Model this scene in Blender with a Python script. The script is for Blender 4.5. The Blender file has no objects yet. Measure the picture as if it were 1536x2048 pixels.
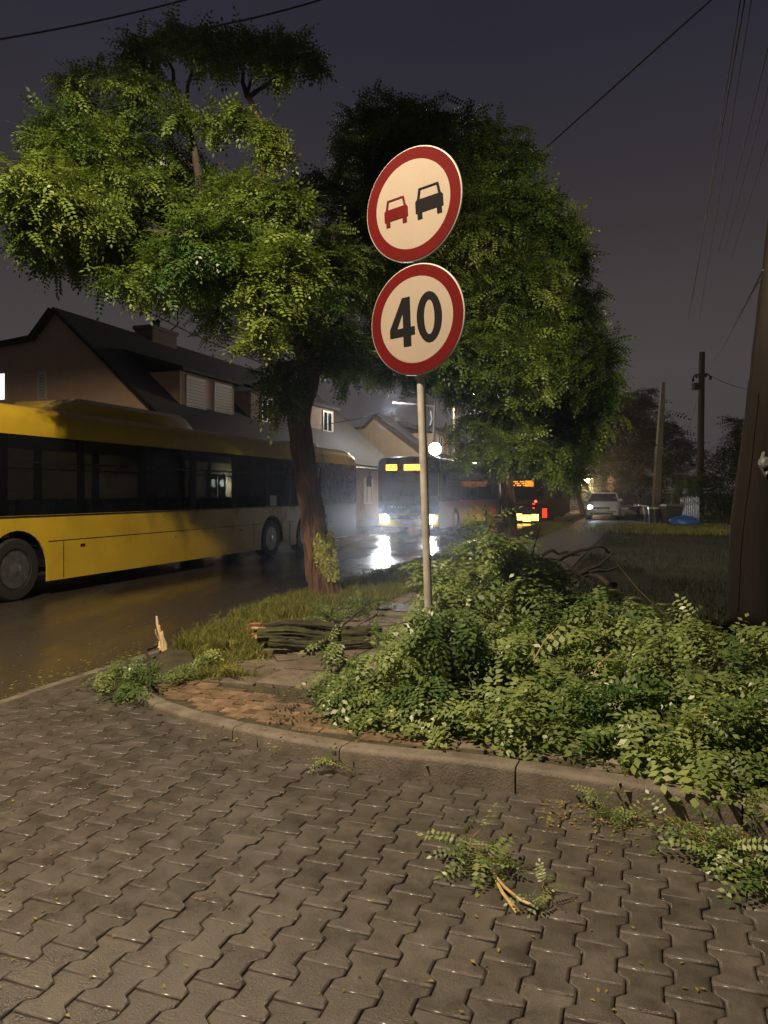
import bpy, math, random
import numpy as np
from mathutils import Vector, Matrix, noise as mnoise
R = math.radians
rnd = random.Random(7)
nr = np.random.default_rng(7)
sc = bpy.context.scene
COL = sc.collection

# ------------------------------------------------------------------ camera, world, lamps, exposure
EYE = 1.6; FPX = 1500.0; HZ = 985.0; CX = 768.0
cam = bpy.data.cameras.new('camera'); camo = bpy.data.objects.new('camera', cam); COL.objects.link(camo)
camo.location = (0, 0, EYE); camo.rotation_euler = (R(90), 0, 0)
cam.sensor_fit = 'VERTICAL'; cam.sensor_height = 36; cam.lens = 36*FPX/2048
cam.shift_y = -(1024-HZ)/2048.0
cam.clip_start = 0.05; cam.clip_end = 2000
sc.camera = camo
sc.view_settings.view_transform = 'Standard'; sc.view_settings.look = 'None'
sc.view_settings.exposure = -0.12; sc.view_settings.gamma = 1; sc.view_settings.use_curve_mapping = False
sc.render.engine = 'CYCLES'
sc.cycles.use_denoising = True
sc.cycles.max_bounces = 6; sc.cycles.transparent_max_bounces = 12
sc.cycles.sample_clamp_indirect = 4.0
sc.cycles.volume_bounces = 0
sc.cycles.volume_step_rate = 4

wd = bpy.data.worlds.new('World'); sc.world = wd; wd.use_nodes = True
nt = wd.node_tree; nt.nodes.clear()
wo = nt.nodes.new('ShaderNodeOutputWorld'); bg = nt.nodes.new('ShaderNodeBackground')
tc = nt.nodes.new('ShaderNodeTexCoord'); sx = nt.nodes.new('ShaderNodeSeparateXYZ')
cr = nt.nodes.new('ShaderNodeValToRGB'); nz = nt.nodes.new('ShaderNodeTexNoise'); mx = nt.nodes.new('ShaderNodeMix')
mx.data_type = 'RGBA'; mx.blend_type = 'MULTIPLY'; mx.inputs[0].default_value = 0.5
nt.links.new(tc.outputs['Generated'], sx.inputs[0]); nt.links.new(sx.outputs['Z'], cr.inputs[0])
e = cr.color_ramp.elements
e[0].position = 0.0; e[0].color = (0.066, 0.058, 0.062, 1)
e[1].position = 0.75; e[1].color = (0.020, 0.018, 0.030, 1)
m_ = e.new(0.16); m_.color = (0.070, 0.061, 0.060, 1)
m_ = e.new(0.32); m_.color = (0.045, 0.039, 0.042, 1)
m_ = e.new(0.52); m_.color = (0.024, 0.023, 0.036, 1)
nz.inputs['Scale'].default_value = 2.2; nz.inputs['Detail'].default_value = 3
nr_ = nt.nodes.new('ShaderNodeMapRange'); nr_.inputs['To Min'].default_value = 0.55; nr_.inputs['To Max'].default_value = 1.45
nt.links.new(tc.outputs['Generated'], nz.inputs['Vector']); nt.links.new(nz.outputs['Fac'], nr_.inputs['Value'])
nt.links.new(cr.outputs['Color'], mx.inputs[6]); nt.links.new(nr_.outputs[0], mx.inputs[7])
nt.links.new(mx.outputs[2], bg.inputs['Color']); bg.inputs['Strength'].default_value = 1.0
nt.links.new(bg.outputs[0], wo.inputs['Surface'])

# ------------------------------------------------------------------ frames
TH = math.atan(0.348)                       # the road runs 19 degrees to the right of the view
U = Vector((math.sin(TH), math.cos(TH), 0)); N = Vector((math.cos(TH), -math.sin(TH), 0))
def RT(s, t, z=0): return U*s + N*t + Vector((0, 0, z))
def ST(v): return v.x*U.x+v.y*U.y, v.x*N.x+v.y*N.y
def PD(px, py, D): return Vector(((px-CX)*D/FPX, D, EYE-(py-HZ)*D/FPX))
def G(px, py, z=0.0): return PD(px, py, (EYE-z)*FPX/(py-HZ))

def lamp(name, kind, loc, power, col, aim=None, size=0.1, spot=120, blend=0.6):
    l = bpy.data.lights.new(name, kind); l.energy = power; l.color = col
    l.shadow_soft_size = size
    if kind == 'SPOT': l.spot_size = R(spot); l.spot_blend = blend
    o = bpy.data.objects.new(name, l); COL.objects.link(o); o.location = loc
    if aim is not None:
        o.rotation_euler = (Vector(aim)-Vector(loc)).to_track_quat('-Z', 'Y').to_euler()
    return o
LAMP_POS = Vector((-2.8, 3.0, 7.3))
WARM = (1.0, 0.80, 0.54)
lamp('street_or_fill_light', 'SPOT', LAMP_POS-Vector((0, 0, .12)), 4500, WARM, aim=(-2.8, 3.15, 0.0), size=0.07, spot=173, blend=0.08)
LAMP2_POS = Vector((4.6, -0.6, 7.6))
lamp('street_or_fill_light', 'SPOT', LAMP2_POS-Vector((0, 0, .12)), 11500, WARM, aim=(6.4, 18, 4.8), size=0.13, spot=46, blend=0.6)
HEADW = (0.86, 0.92, 1.0)

# ------------------------------------------------------------------ materials
def new_mat(name):
    m = bpy.data.materials.new(name); m.use_nodes = True
    n = m.node_tree; b = n.nodes['Principled BSDF']; return m, n, b
def mat(name, col, rough=0.6, metal=0.0, var=0.0, vscale=4.0, bump=0.0, bscale=30.0, coat=0.0, col2=None, cmask=None, rvar=0.0, stretch=None, spec=0.5, detail=6, orv=0.0):
    m, n, b = new_mat(name); L = n.links
    b.inputs['Base Color'].default_value = (*col, 1); b.inputs['Roughness'].default_value = rough
    b.inputs['Metallic'].default_value = metal; b.inputs['Coat Weight'].default_value = coat
    b.inputs['Specular IOR Level'].default_value = spec; b.inputs['Coat Roughness'].default_value = .16
    t = n.nodes.new('ShaderNodeTexCoord'); vec = t.outputs['Object']
    if stretch:
        mp = n.nodes.new('ShaderNodeMapping'); mp.inputs['Scale'].default_value = stretch
        L.new(vec, mp.inputs[0]); vec = mp.outputs[0]
    oi = n.nodes.new('ShaderNodeObjectInfo')
    ad = n.nodes.new('ShaderNodeVectorMath'); ad.operation = 'MULTIPLY_ADD'
    ad.inputs[1].default_value = (1, 1, 1); L.new(vec, ad.inputs[0])
    cmb = n.nodes.new('ShaderNodeCombineXYZ'); mu = n.nodes.new('ShaderNodeMath'); mu.operation = 'MULTIPLY'; mu.inputs[1].default_value = 37.0
    L.new(oi.outputs['Random'], mu.inputs[0]); L.new(mu.outputs[0], cmb.inputs[2]); L.new(cmb.outputs[0], ad.inputs[2]); vec = ad.outputs[0]
    if var or col2 or rvar:
        nz = n.nodes.new('ShaderNodeTexNoise'); nz.inputs['Scale'].default_value = vscale; nz.inputs['Detail'].default_value = detail
        nz.inputs['Roughness'].default_value = 0.65; L.new(vec, nz.inputs['Vector'])
        c = n.nodes.new('ShaderNodeValToRGB'); L.new(nz.outputs['Fac'], c.inputs[0])
        c.color_ramp.elements[0].position = 0.33; c.color_ramp.elements[1].position = 0.67
        lo = [x*(1-var) for x in col]; hi = col2 if col2 else [min(1, x*(1+var)) for x in col]
        if col2: lo = [x*(1-var*.5) for x in col]
        c.color_ramp.elements[0].color = (*lo, 1); c.color_ramp.elements[1].color = (*hi, 1)
        hv = n.nodes.new('ShaderNodeHueSaturation'); rr = n.nodes.new('ShaderNodeMapRange'); rr.inputs['To Min'].default_value = 1-orv; rr.inputs['To Max'].default_value = 1+orv
        L.new(oi.outputs['Random'], rr.inputs['Value']); L.new(rr.outputs[0], hv.inputs['Value']); L.new(c.outputs[0], hv.inputs['Color']); L.new(hv.outputs[0], b.inputs['Base Color'])
        if rvar:
            mr = n.nodes.new('ShaderNodeMapRange'); mr.inputs['From Min'].default_value = .3; mr.inputs['From Max'].default_value = .7
            mr.inputs['To Min'].default_value = max(0.02, rough-rvar); mr.inputs['To Max'].default_value = min(1, rough+rvar)
            L.new(nz.outputs['Fac'], mr.inputs['Value']); L.new(mr.outputs[0], b.inputs['Roughness'])
    if bump:
        n2 = n.nodes.new('ShaderNodeTexNoise'); n2.inputs['Scale'].default_value = bscale; n2.inputs['Detail'].default_value = 8
        n2.inputs['Roughness'].default_value = 0.7; L.new(vec, n2.inputs['Vector'])
        bp = n.nodes.new('ShaderNodeBump'); bp.inputs['Strength'].default_value = bump; bp.inputs['Distance'].default_value = 0.02
        L.new(n2.outputs['Fac'], bp.inputs['Height']); L.new(bp.outputs[0], b.inputs['Normal'])
    return m
def emis(name, col, strength):
    m, n, b = new_mat(name); b.inputs['Base Color'].default_value = (*col, 1)
    b.inputs['Emission Color'].default_value = (*col, 1); b.inputs['Emission Strength'].default_value = strength
    return m
def leaf_mat(name, c1, c2, rough=0.38, trans=0.35):
    m = bpy.data.materials.new(name); m.use_nodes = True; n = m.node_tree; n.nodes.clear(); L = n.links
    out = n.nodes.new('ShaderNodeOutputMaterial'); b = n.nodes.new('ShaderNodeBsdfPrincipled'); tr = n.nodes.new('ShaderNodeBsdfTranslucent'); mix = n.nodes.new('ShaderNodeMixShader')
    at = n.nodes.new('ShaderNodeAttribute'); at.attribute_name = 'tint'
    mc = n.nodes.new('ShaderNodeMix'); mc.data_type = 'RGBA'; mc.inputs[6].default_value = (*c1, 1); mc.inputs[7].default_value = (*c2, 1)
    L.new(at.outputs['Fac'], mc.inputs[0]); L.new(mc.outputs[2], b.inputs['Base Color'])
    hs = n.nodes.new('ShaderNodeHueSaturation'); hs.inputs['Value'].default_value = 1.3; hs.inputs['Saturation'].default_value = 1.1
    L.new(mc.outputs[2], hs.inputs['Color']); L.new(hs.outputs[0], tr.inputs['Color'])
    b.inputs['Roughness'].default_value = rough; mix.inputs[0].default_value = trans
    L.new(b.outputs[0], mix.inputs[1]); L.new(tr.outputs[0], mix.inputs[2]); L.new(mix.outputs[0], out.inputs['Surface'])
    return m
def glass_mat(name, tint=(0.82, 0.86, 0.88), fac=0.62, rough=0.03, base=(0.01, 0.012, 0.016)):
    m = bpy.data.materials.new(name); m.use_nodes = True; n = m.node_tree; n.nodes.clear(); L = n.links
    out = n.nodes.new('ShaderNodeOutputMaterial'); b = n.nodes.new('ShaderNodeBsdfPrincipled'); tr = n.nodes.new('ShaderNodeBsdfTransparent'); mix = n.nodes.new('ShaderNodeMixShader')
    b.inputs['Base Color'].default_value = (*base, 1); b.inputs['Roughness'].default_value = rough
    tr.inputs['Color'].default_value = (*tint, 1); mix.inputs[0].default_value = fac
    L.new(b.outputs[0], mix.inputs[1]); L.new(tr.outputs[0], mix.inputs[2]); L.new(mix.outputs[0], out.inputs['Surface'])
    return m
M = {}
M['enginegrey'] = mat('dark_engine_panel', (0.055, 0.055, 0.06), 0.5, var=.2)
M['path'] = mat('darkened_wet_path', (0.022, 0.019, 0.015), 0.6, var=.4, vscale=3, bump=.6)  # wet pavement, darkened further in colour because the far stretch is unlit
M['yellow'] = mat('bus_yellow_paint', (0.60, 0.41, 0.030), 0.32, var=0.12, vscale=1.2, coat=0.3, rvar=0.1)
M['black'] = mat('black_trim', (0.012, 0.013, 0.016), 0.3, rvar=0.1, var=.2)
M['navy'] = mat('navy_panel', (0.016, 0.026, 0.055), 0.28, rvar=0.1, var=.2)
M['pillar'] = mat('gloss_black_pillar', (0.004, 0.004, 0.005), 0.18, spec=.35)
M['darkskirt'] = mat('dark_bus_skirt', (0.05, 0.05, 0.055), 0.35, var=.2)
M['greybody'] = mat('grey_bus_panel', (0.16, 0.16, 0.16), 0.45, var=.15)
M['dark'] = mat('dark_interior', (0.02, 0.02, 0.022), 0.7)
M['rubber'] = mat('tyre_rubber', (0.018, 0.018, 0.018), 0.75, bump=.3, bscale=60)
M['rim'] = mat('steel_rim', (0.25, 0.25, 0.25), 0.35, metal=0.8, var=.3, vscale=12)
M['busglass'] = glass_mat('bus_window_glass')
M['glass'] = glass_mat('dark_house_glass', fac=0.15)
M['amber'] = emis('amber_display', (1.0, 0.29, 0.02), 9)
M['led'] = emis('amber_led', (1.0, 0.36, 0.03), 14)
M['head'] = emis('headlight_glow', (0.93, 0.96, 1.0), 150)
M['tail'] = emis('tail_light_red', (1.0, 0.03, 0.015), 18)
M['taildim'] = emis('tail_strip_red', (1.0, 0.05, 0.02), 1.2)
M['roadglow'] = emis('added_road_glow', (1.0, 0.62, 0.12), 5)  # glow that imitates an amber reflection on the road
M['steel'] = mat('galvanised_steel', (0.50, 0.46, 0.41), 0.42, metal=0.25, var=.2, vscale=9, rvar=.1)
M['signwhite'] = mat('sign_white_film', (0.28, 0.23, 0.185), 0.5, spec=.2, var=0.05, vscale=3)
M['signred'] = mat('sign_red_film', (0.085, 0.002, 0.002), 0.7, spec=.08, var=0.12, vscale=5)
M['signblack'] = mat('sign_black_print', (0.006, 0.006, 0.007), 0.8, spec=.1)
M['signback'] = mat('sign_back_grey', (0.5, 0.48, 0.45), 0.45, metal=.3)
M['bark'] = mat('tree_bark', (0.060, 0.034, 0.022), 0.85, var=0.5, col2=(0.19, 0.10, 0.058), vscale=11, bump=1.0, bscale=22, stretch=(1, 1, .16))
M['barkdark'] = mat('dark_branch_bark', (0.035, 0.026, 0.018), 0.8, var=0.4, vscale=20, bump=.5)
M['barkred'] = mat('bare_stripped_wood', (0.20, 0.07, 0.035), 0.6, var=0.4, vscale=12, stretch=(1, 1, .3))
M['wood'] = mat('fresh_split_wood', (0.75, 0.56, 0.33), 0.5, var=.25, vscale=24, stretch=(1, 1, .2), bump=.4)
M['twigwood'] = mat('pale_stripped_twig', (0.42, 0.30, 0.13), 0.5, var=.3, vscale=30)
M['leaf'] = leaf_mat('acacia_leaf', (0.040, 0.090, 0.016), (0.205, 0.275, 0.055), rough=.42)
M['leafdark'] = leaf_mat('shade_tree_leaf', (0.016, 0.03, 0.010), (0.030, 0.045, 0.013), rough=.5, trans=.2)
M['lawnblade'] = leaf_mat('darkened_lawn_blade', (0.008, 0.013, 0.004), (0.018, 0.024, 0.007), rough=.7, trans=.1)  # darker blade copy, the lawn's shade put into the colour
M['leafpile'] = leaf_mat('torn_branch_leaf', (0.050, 0.105, 0.024), (0.31, 0.37, 0.13), rough=.38)
M['grass'] = leaf_mat('grass_blade', (0.09, 0.12, 0.015), (0.32, 0.30, 0.08), rough=.6)
M['litter'] = leaf_mat('fallen_leaflet', (0.20, 0.17, 0.03), (0.42, 0.34, 0.10))
M['render'] = mat('warm_rendered_wall', (0.58, 0.40, 0.26), 0.85, var=.10, vscale=1.6, bump=.25, bscale=60)
M['renderpale'] = mat('pale_rendered_wall', (0.42, 0.33, 0.22), 0.85, var=.10, vscale=1.6, bump=.25, bscale=60)
M['roof'] = mat('dark_roof_tile', (0.026, 0.024, 0.024), 0.7, var=.35, vscale=5, bump=.6, bscale=12)
M['roofgrey'] = mat('grey_roof_tile', (0.075, 0.07, 0.072), 0.7, var=.3, vscale=5, bump=.6, bscale=12)
M['white'] = mat('white_window_frame', (0.68, 0.66, 0.62), 0.4)
M['shutter'] = mat('white_roller_shutter', (0.62, 0.56, 0.50), 0.5, var=.05)
M['brickch'] = mat('chimney_brick', (0.16, 0.11, 0.085), 0.85, var=.3, vscale=12)
M['pole'] = mat('dark_timber_pole', (0.022, 0.015, 0.011), 0.85, var=.4, vscale=8, stretch=(1, 1, .15), bump=.6, bscale=16)
M['timber'] = mat('weathered_timber_pole', (0.008, 0.0045, 0.003), 0.95, var=.5, vscale=5, stretch=(1, 1, .12), bump=.9, bscale=12)
M['concpole'] = mat('concrete_pole', (0.15, 0.13, 0.095), 0.8, var=.25, vscale=6, bump=.5)
M['kerb'] = mat('kerb_concrete', (0.15, 0.125, 0.10), 0.55, var=.28, vscale=6, bump=.5, bscale=70, rvar=.15)
M['paver'] = mat('concrete_paver', (0.076, 0.065, 0.056), 0.34, coat=.22, var=.34, vscale=6, bump=.4, bscale=110, rvar=.13, orv=.13)
M['joint'] = mat('joint_sand', (0.022, 0.018, 0.013), 0.9, var=.4, vscale=40, bump=.5)
M['slab'] = mat('old_pavement_slab', (0.18, 0.145, 0.112), 0.5, orv=.25, var=.35, vscale=5, bump=.7, bscale=60, rvar=.15)
M['block'] = mat('reddish_paving_block', (0.175, 0.118, 0.074), 0.42, orv=.30, var=.4, vscale=9, bump=.6, bscale=60, rvar=.15)
M['soil'] = mat('wet_soil', (0.048, 0.037, 0.024), 0.85, var=.5, vscale=8, bump=1.0, bscale=18, col2=(0.07, 0.066, 0.03))
M['lawn'] = mat('darkened_lawn', (0.010, 0.013, 0.006), 0.9, var=.5, vscale=3, bump=1.0, bscale=14, col2=(0.022, 0.028, 0.010))  # low colour stands in for the lack of light on the lawn
M['wire'] = mat('black_cable', (0.008, 0.008, 0.009), 0.6)
M['carwhite'] = mat('white_car_paint', (0.72, 0.74, 0.78), 0.25, coat=.5)
M['bluebag'] = mat('blue_plastic_bag', (0.06, 0.16, 0.55), 0.3, var=.2, vscale=20, bump=.6, bscale=14)
M['bin'] = mat('dark_bin_plastic', (0.03, 0.035, 0.033), 0.5)
M['plateyel'] = mat('sticker_pale', (0.35, 0.33, 0.28), 0.5)
M['porch'] = emis('porch_lamp_glow', (1.0, 0.95, 0.75), 60)
M['litwin'] = emis('lit_window_glow', (1.0, 0.97, 0.88), 1.6)
M['lampglow'] = emis('street_lamp_glow', (1.0, 0.66, 0.25), 60)
M['coolglow'] = emis('lamp_and_sign_glow', (0.95, 0.97, 1.0), 14)  # car headlight; also put into the round sign for its glare

def asphalt():
    m, n, b = new_mat('wet_asphalt'); L = n.links
    t = n.nodes.new('ShaderNodeTexCoord')
    a = n.nodes.new('ShaderNodeTexNoise'); a.inputs['Scale'].default_value = 90; a.inputs['Detail'].default_value = 4
    w = n.nodes.new('ShaderNodeTexNoise'); w.inputs['Scale'].default_value = 0.55; w.inputs['Detail'].default_value = 5
    L.new(t.outputs['Object'], a.inputs['Vector'])
    mp = n.nodes.new('ShaderNodeMapping'); mp.inputs['Rotation'].default_value = (0, 0, TH); mp.inputs['Scale'].default_value = (1.5, .4, 1)
    L.new(t.outputs['Object'], mp.inputs[0]); L.new(mp.outputs[0], w.inputs['Vector'])
    c = n.nodes.new('ShaderNodeValToRGB'); c.color_ramp.elements[0].color = (.040, .034, .028, 1); c.color_ramp.elements[1].color = (.075, .062, .050, 1)
    c.color_ramp.elements[0].position = .35; c.color_ramp.elements[1].position = .65
    L.new(a.outputs['Fac'], c.inputs[0]); L.new(c.outputs[0], b.inputs['Base Color'])
    mr = n.nodes.new('ShaderNodeMapRange'); mr.inputs['From Min'].default_value = .4; mr.inputs['From Max'].default_value = .62
    mr.inputs['To Min'].default_value = .10; mr.inputs['To Max'].default_value = .34
    L.new(w.outputs['Fac'], mr.inputs['Value']); L.new(mr.outputs[0], b.inputs['Roughness'])
    m2 = n.nodes.new('ShaderNodeMapRange'); m2.inputs['From Min'].default_value = .4; m2.inputs['From Max'].default_value = .62
    m2.inputs['To Min'].default_value = .10; m2.inputs['To Max'].default_value = .5
    L.new(w.outputs['Fac'], m2.inputs['Value'])
    bp = n.nodes.new('ShaderNodeBump'); bp.inputs['Distance'].default_value = .006; L.new(m2.outputs[0], bp.inputs['Strength'])
    L.new(a.outputs['Fac'], bp.inputs['Height']); L.new(bp.outputs[0], b.inputs['Normal'])
    return m
M['asphalt'] = asphalt()
def moss_bark():
    m = mat('mossy_log_bark', (0.026, 0.018, 0.013), 0.8, var=.5, col2=(0.075, 0.08, 0.022), vscale=9, bump=1.0, bscale=18, stretch=(.4, 1, 1))
    return m
M['mossbark'] = moss_bark()
M['moss'] = leaf_mat('yellow_green_moss', (0.22, 0.24, 0.04), (0.42, 0.40, 0.12), rough=.8, trans=0)
# roof courses: stepped relief across the slope
def courses(m, scale):
    n = m.node_tree; L = n.links; b = n.nodes['Principled BSDF']
    t = n.nodes.new('ShaderNodeTexCoord'); s = n.nodes.new('ShaderNodeSeparateXYZ'); L.new(t.outputs['Object'], s.inputs[0])
    w = n.nodes.new('ShaderNodeMath'); w.operation = 'MULTIPLY'; w.inputs[1].default_value = scale
    f = n.nodes.new('ShaderNodeMath'); f.operation = 'FRACT'; L.new(s.outputs['Z'], w.inputs[0]); L.new(w.outputs[0], f.inputs[0])
    bp = n.nodes.new('ShaderNodeBump'); bp.inputs['Strength'].default_value = 1; bp.inputs['Distance'].default_value = .12
    L.new(f.outputs[0], bp.inputs['Height']); L.new(bp.outputs[0], b.inputs['Normal'])
courses(M['roof'], 4.5); courses(M['roofgrey'], 4.5)

# ------------------------------------------------------------------ mesh helpers
class MB:
    def __init__(s): s.v = []; s.f = []
    def add(s, vs, fs):
        o = len(s.v); s.v += [tuple(x) for x in vs]; s.f += [tuple(i+o for i in f) for f in fs]; return s
    def box(s, x0, x1, y0, y1, z0, z1):
        return s.add([(x0,y0,z0),(x1,y0,z0),(x1,y1,z0),(x0,y1,z0),(x0,y0,z1),(x1,y0,z1),(x1,y1,z1),(x0,y1,z1)],
                     [(0,3,2,1),(4,5,6,7),(0,1,5,4),(1,2,6,5),(2,3,7,6),(3,0,4,7)])
    def prism(s, pts, ax, a, b):
        """polygon pts (2D) extruded along axis ax from a to b. ax 0: pts=(y,z); 1: (x,z); 2: (x,y)"""
        def mk(p, c): return (c, p[0], p[1]) if ax == 0 else ((p[0], c, p[1]) if ax == 1 else (p[0], p[1], c))
        n = len(pts); vs = [mk(p, a) for p in pts]+[mk(p, b) for p in pts]
        return s.add(vs, [tuple(range(n))[::-1], tuple(range(n, 2*n))]+[(i, (i+1) % n, n+(i+1) % n, n+i) for i in range(n)])
    def loft(s, rings, caps=True, closed=True):
        n = len(rings[0]); vs = [p for r in rings for p in r]; fs = []
        for k in range(len(rings)-1):
            for i in range(n if closed else n-1):
                j = (i+1) % n; fs.append((k*n+i, k*n+j, (k+1)*n+j, (k+1)*n+i))
        if caps and closed: fs.append(tuple(range(n))[::-1]); fs.append(tuple((len(rings)-1)*n+i for i in range(n)))
        return s.add(vs, fs)
    def tube(s, pts, rad, n=8, caps=True, jit=0.0):
        pts = [Vector(p) for p in pts]; rad = rad if hasattr(rad, '__len__') else [rad]*len(pts)
        rings = []; prev = None
        for i, p in enumerate(pts):
            d = (pts[min(i+1, len(pts)-1)]-pts[max(i-1, 0)]).normalized()
            if prev is None: a = d.orthogonal().normalized()
            else: a = (prev-d*prev.dot(d)).normalized()
            prev = a; b = d.cross(a)
            rings.append([p+(a*math.cos(2*math.pi*k/n)+b*math.sin(2*math.pi*k/n))*rad[i]*(1+(rnd.uniform(-jit, jit) if jit else 0)) for k in range(n)])
        return s.loft(rings, caps)
    def lathe(s, prof, n=24, ax=0, c=(0, 0, 0)):
        """prof: list of (axial, radius)"""
        rings = []
        for a, r in prof:
            ring = []
            for k in range(n):
                co, si = math.cos(2*math.pi*k/n)*r, math.sin(2*math.pi*k/n)*r
                v = (a, co, si) if ax == 0 else ((co, a, si) if ax == 1 else (co, si, a))
                ring.append((v[0]+c[0], v[1]+c[1], v[2]+c[2]))
            rings.append(ring)
        return s.loft(rings, True)
    def build(s, name, m, parent=None, smooth=False, bevel=0, kind=None):
        me = bpy.data.meshes.new(name); me.from_pydata(s.v, [], s.f); me.validate(); me.update()
        if m is not None: me.materials.append(m)
        o = bpy.data.objects.new(name, me); COL.objects.link(o)
        if parent is not None: o.parent = parent
        if smooth:
            for p in me.polygons: p.use_smooth = True
            try:
                md = None
                me.set_sharp_from_angle(angle=R(40))
            except Exception: pass
        if bevel:
            md = o.modifiers.new('bevel', 'BEVEL'); md.width = bevel; md.segments = 2; md.limit_method = 'ANGLE'
        if kind: o['kind'] = kind
        return o
def tag(o, label=None, cat=None, group=None, kind=None):
    if label: o['label'] = label
    if cat: o['category'] = cat
    if group: o['group'] = group
    if kind: o['kind'] = kind
    return o
def thing(name, label, cat, loc=(0, 0, 0), rotz=0.0, group=None):
    o = bpy.data.objects.new(name, None); COL.objects.link(o); o.location = loc; o.rotation_euler = (0, 0, rotz)
    o.empty_display_size = .2
    return tag(o, label, cat, group)
def road_thing(name, label, cat, s, t, z=0, group=None): return thing(name, label, cat, RT(s, t, z), -TH, group)
def copy_tree(o, parent=None):
    c = o.copy(); COL.objects.link(c)
    if parent is not None: c.parent = parent; c.matrix_parent_inverse = o.matrix_parent_inverse
    for ch in list(o.children): copy_tree(ch, c)
    return c
def inst(src_me, name, loc, rotz=0, parent=None, tilt=(0, 0), m=None):
    o = bpy.data.objects.new(name, src_me); COL.objects.link(o); o.location = loc; o.rotation_euler = (tilt[0], tilt[1], rotz)
    if parent is not None: o.parent = parent
    return o
def mesh_np(name, V, F, m, parent=None, tint=None, kind=None, smooth=False):
    """V (n,3), F (m,k) with equal k"""
    me = bpy.data.meshes.new(name); k = F.shape[1]
    me.vertices.add(len(V)); me.vertices.foreach_set('co', V.astype(np.float32).ravel())
    me.loops.add(F.size); me.loops.foreach_set('vertex_index', F.astype(np.int32).ravel())
    me.polygons.add(len(F)); me.polygons.foreach_set('loop_start', np.arange(0, F.size, k, dtype=np.int32))
    if smooth: me.polygons.foreach_set('use_smooth', np.ones(len(F), dtype=bool))
    me.update(calc_edges=True)
    if tint is not None:
        a = me.attributes.new('tint', 'FLOAT', 'POINT'); a.data.foreach_set('value', tint.astype(np.float32))
    me.materials.append(m)
    o = bpy.data.objects.new(name, me); COL.objects.link(o)
    if parent is not None: o.parent = parent
    if kind: o['kind'] = kind
    return o

# ------------------------------------------------------------------ leaves
def leaf_template(npair, length, ll, lw, curl, rg):
    V = []
    def leaflet(base, d, nrm, L, W):
        side = np.cross(d, nrm); side /= np.linalg.norm(side)
        mid = base+d*L*.48
        V.extend([base, mid+side*W*.5+nrm*W*.12, base+d*L, mid-side*W*.5+nrm*W*.12])
    for i in range(npair):
        f = (i+1.0)/(npair+1)
        x = f*length; z = -curl*length*f*f
        tn = np.array([1, 0, -2*curl*f]); tn /= np.linalg.norm(tn); up = np.array([2*curl*f, 0, 1.]); up /= np.linalg.norm(up)
        for sg in (-1, 1):
            d = tn*.35+np.array([0, sg, 0])*.95+up*rg.uniform(-.35, .15); d /= np.linalg.norm(d)
            sc_ = rg.uniform(.8, 1.1)*(1-.25*abs(f-.55))
            leaflet(np.array([x, sg*.003, z]), d, up+np.array([0, 0, 0])+rg.normal(0, .15, 3), ll*sc_, lw*sc_)
    leaflet(np.array([length*.98, 0, -curl*length]), np.array([1, 0, -2*curl])/np.linalg.norm([1, 0, -2*curl]), np.array([0, .1, 1.]), ll, lw)
    return np.array(V)
rg = np.random.default_rng(3)
TEMPL = [leaf_template(n_, 1.0, .23, .125, c_, rg) for n_, c_ in ((6, .15), (7, .3), (5, .45), (5, .05), (7, .5), (4, -.1))]
def place_leaves(P, Fd, S, rg, tint_lo=0., tint_hi=1., tint=None):
    """P base points, Fd forward dirs, S sizes -> merged V, F(quads), tint"""
    n = len(P); Fd = Fd/np.linalg.norm(Fd, axis=1, keepdims=True)
    up = np.tile([0, 0, 1.], (n, 1))+rg.normal(0, .35, (n, 3))
    sd = np.cross(up, Fd); sd /= np.linalg.norm(sd, axis=1, keepdims=True)+1e-9
    up = np.cross(Fd, sd)
    which = rg.integers(0, len(TEMPL), n); Vs = []; Ts = []
    tv = rg.uniform(tint_lo, tint_hi, n) if tint is None else tint
    for k, T in enumerate(TEMPL):
        ix = np.where(which == k)[0]
        if not len(ix): continue
        W = P[ix][:, None, :]+S[ix][:, None, None]*(T[None, :, 0:1]*Fd[ix][:, None, :]+T[None, :, 1:2]*sd[ix][:, None, :]+T[None, :, 2:3]*up[ix][:, None, :])
        Vs.append(W.reshape(-1, 3)); Ts.append(np.repeat(tv[ix], len(T)))
    V = np.concatenate(Vs); F = np.arange(len(V)).reshape(-1, 4)
    return V, F, np.clip(np.concatenate(Ts)+rg.normal(0, .08, len(V)//4).repeat(4), 0, 1)
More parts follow.
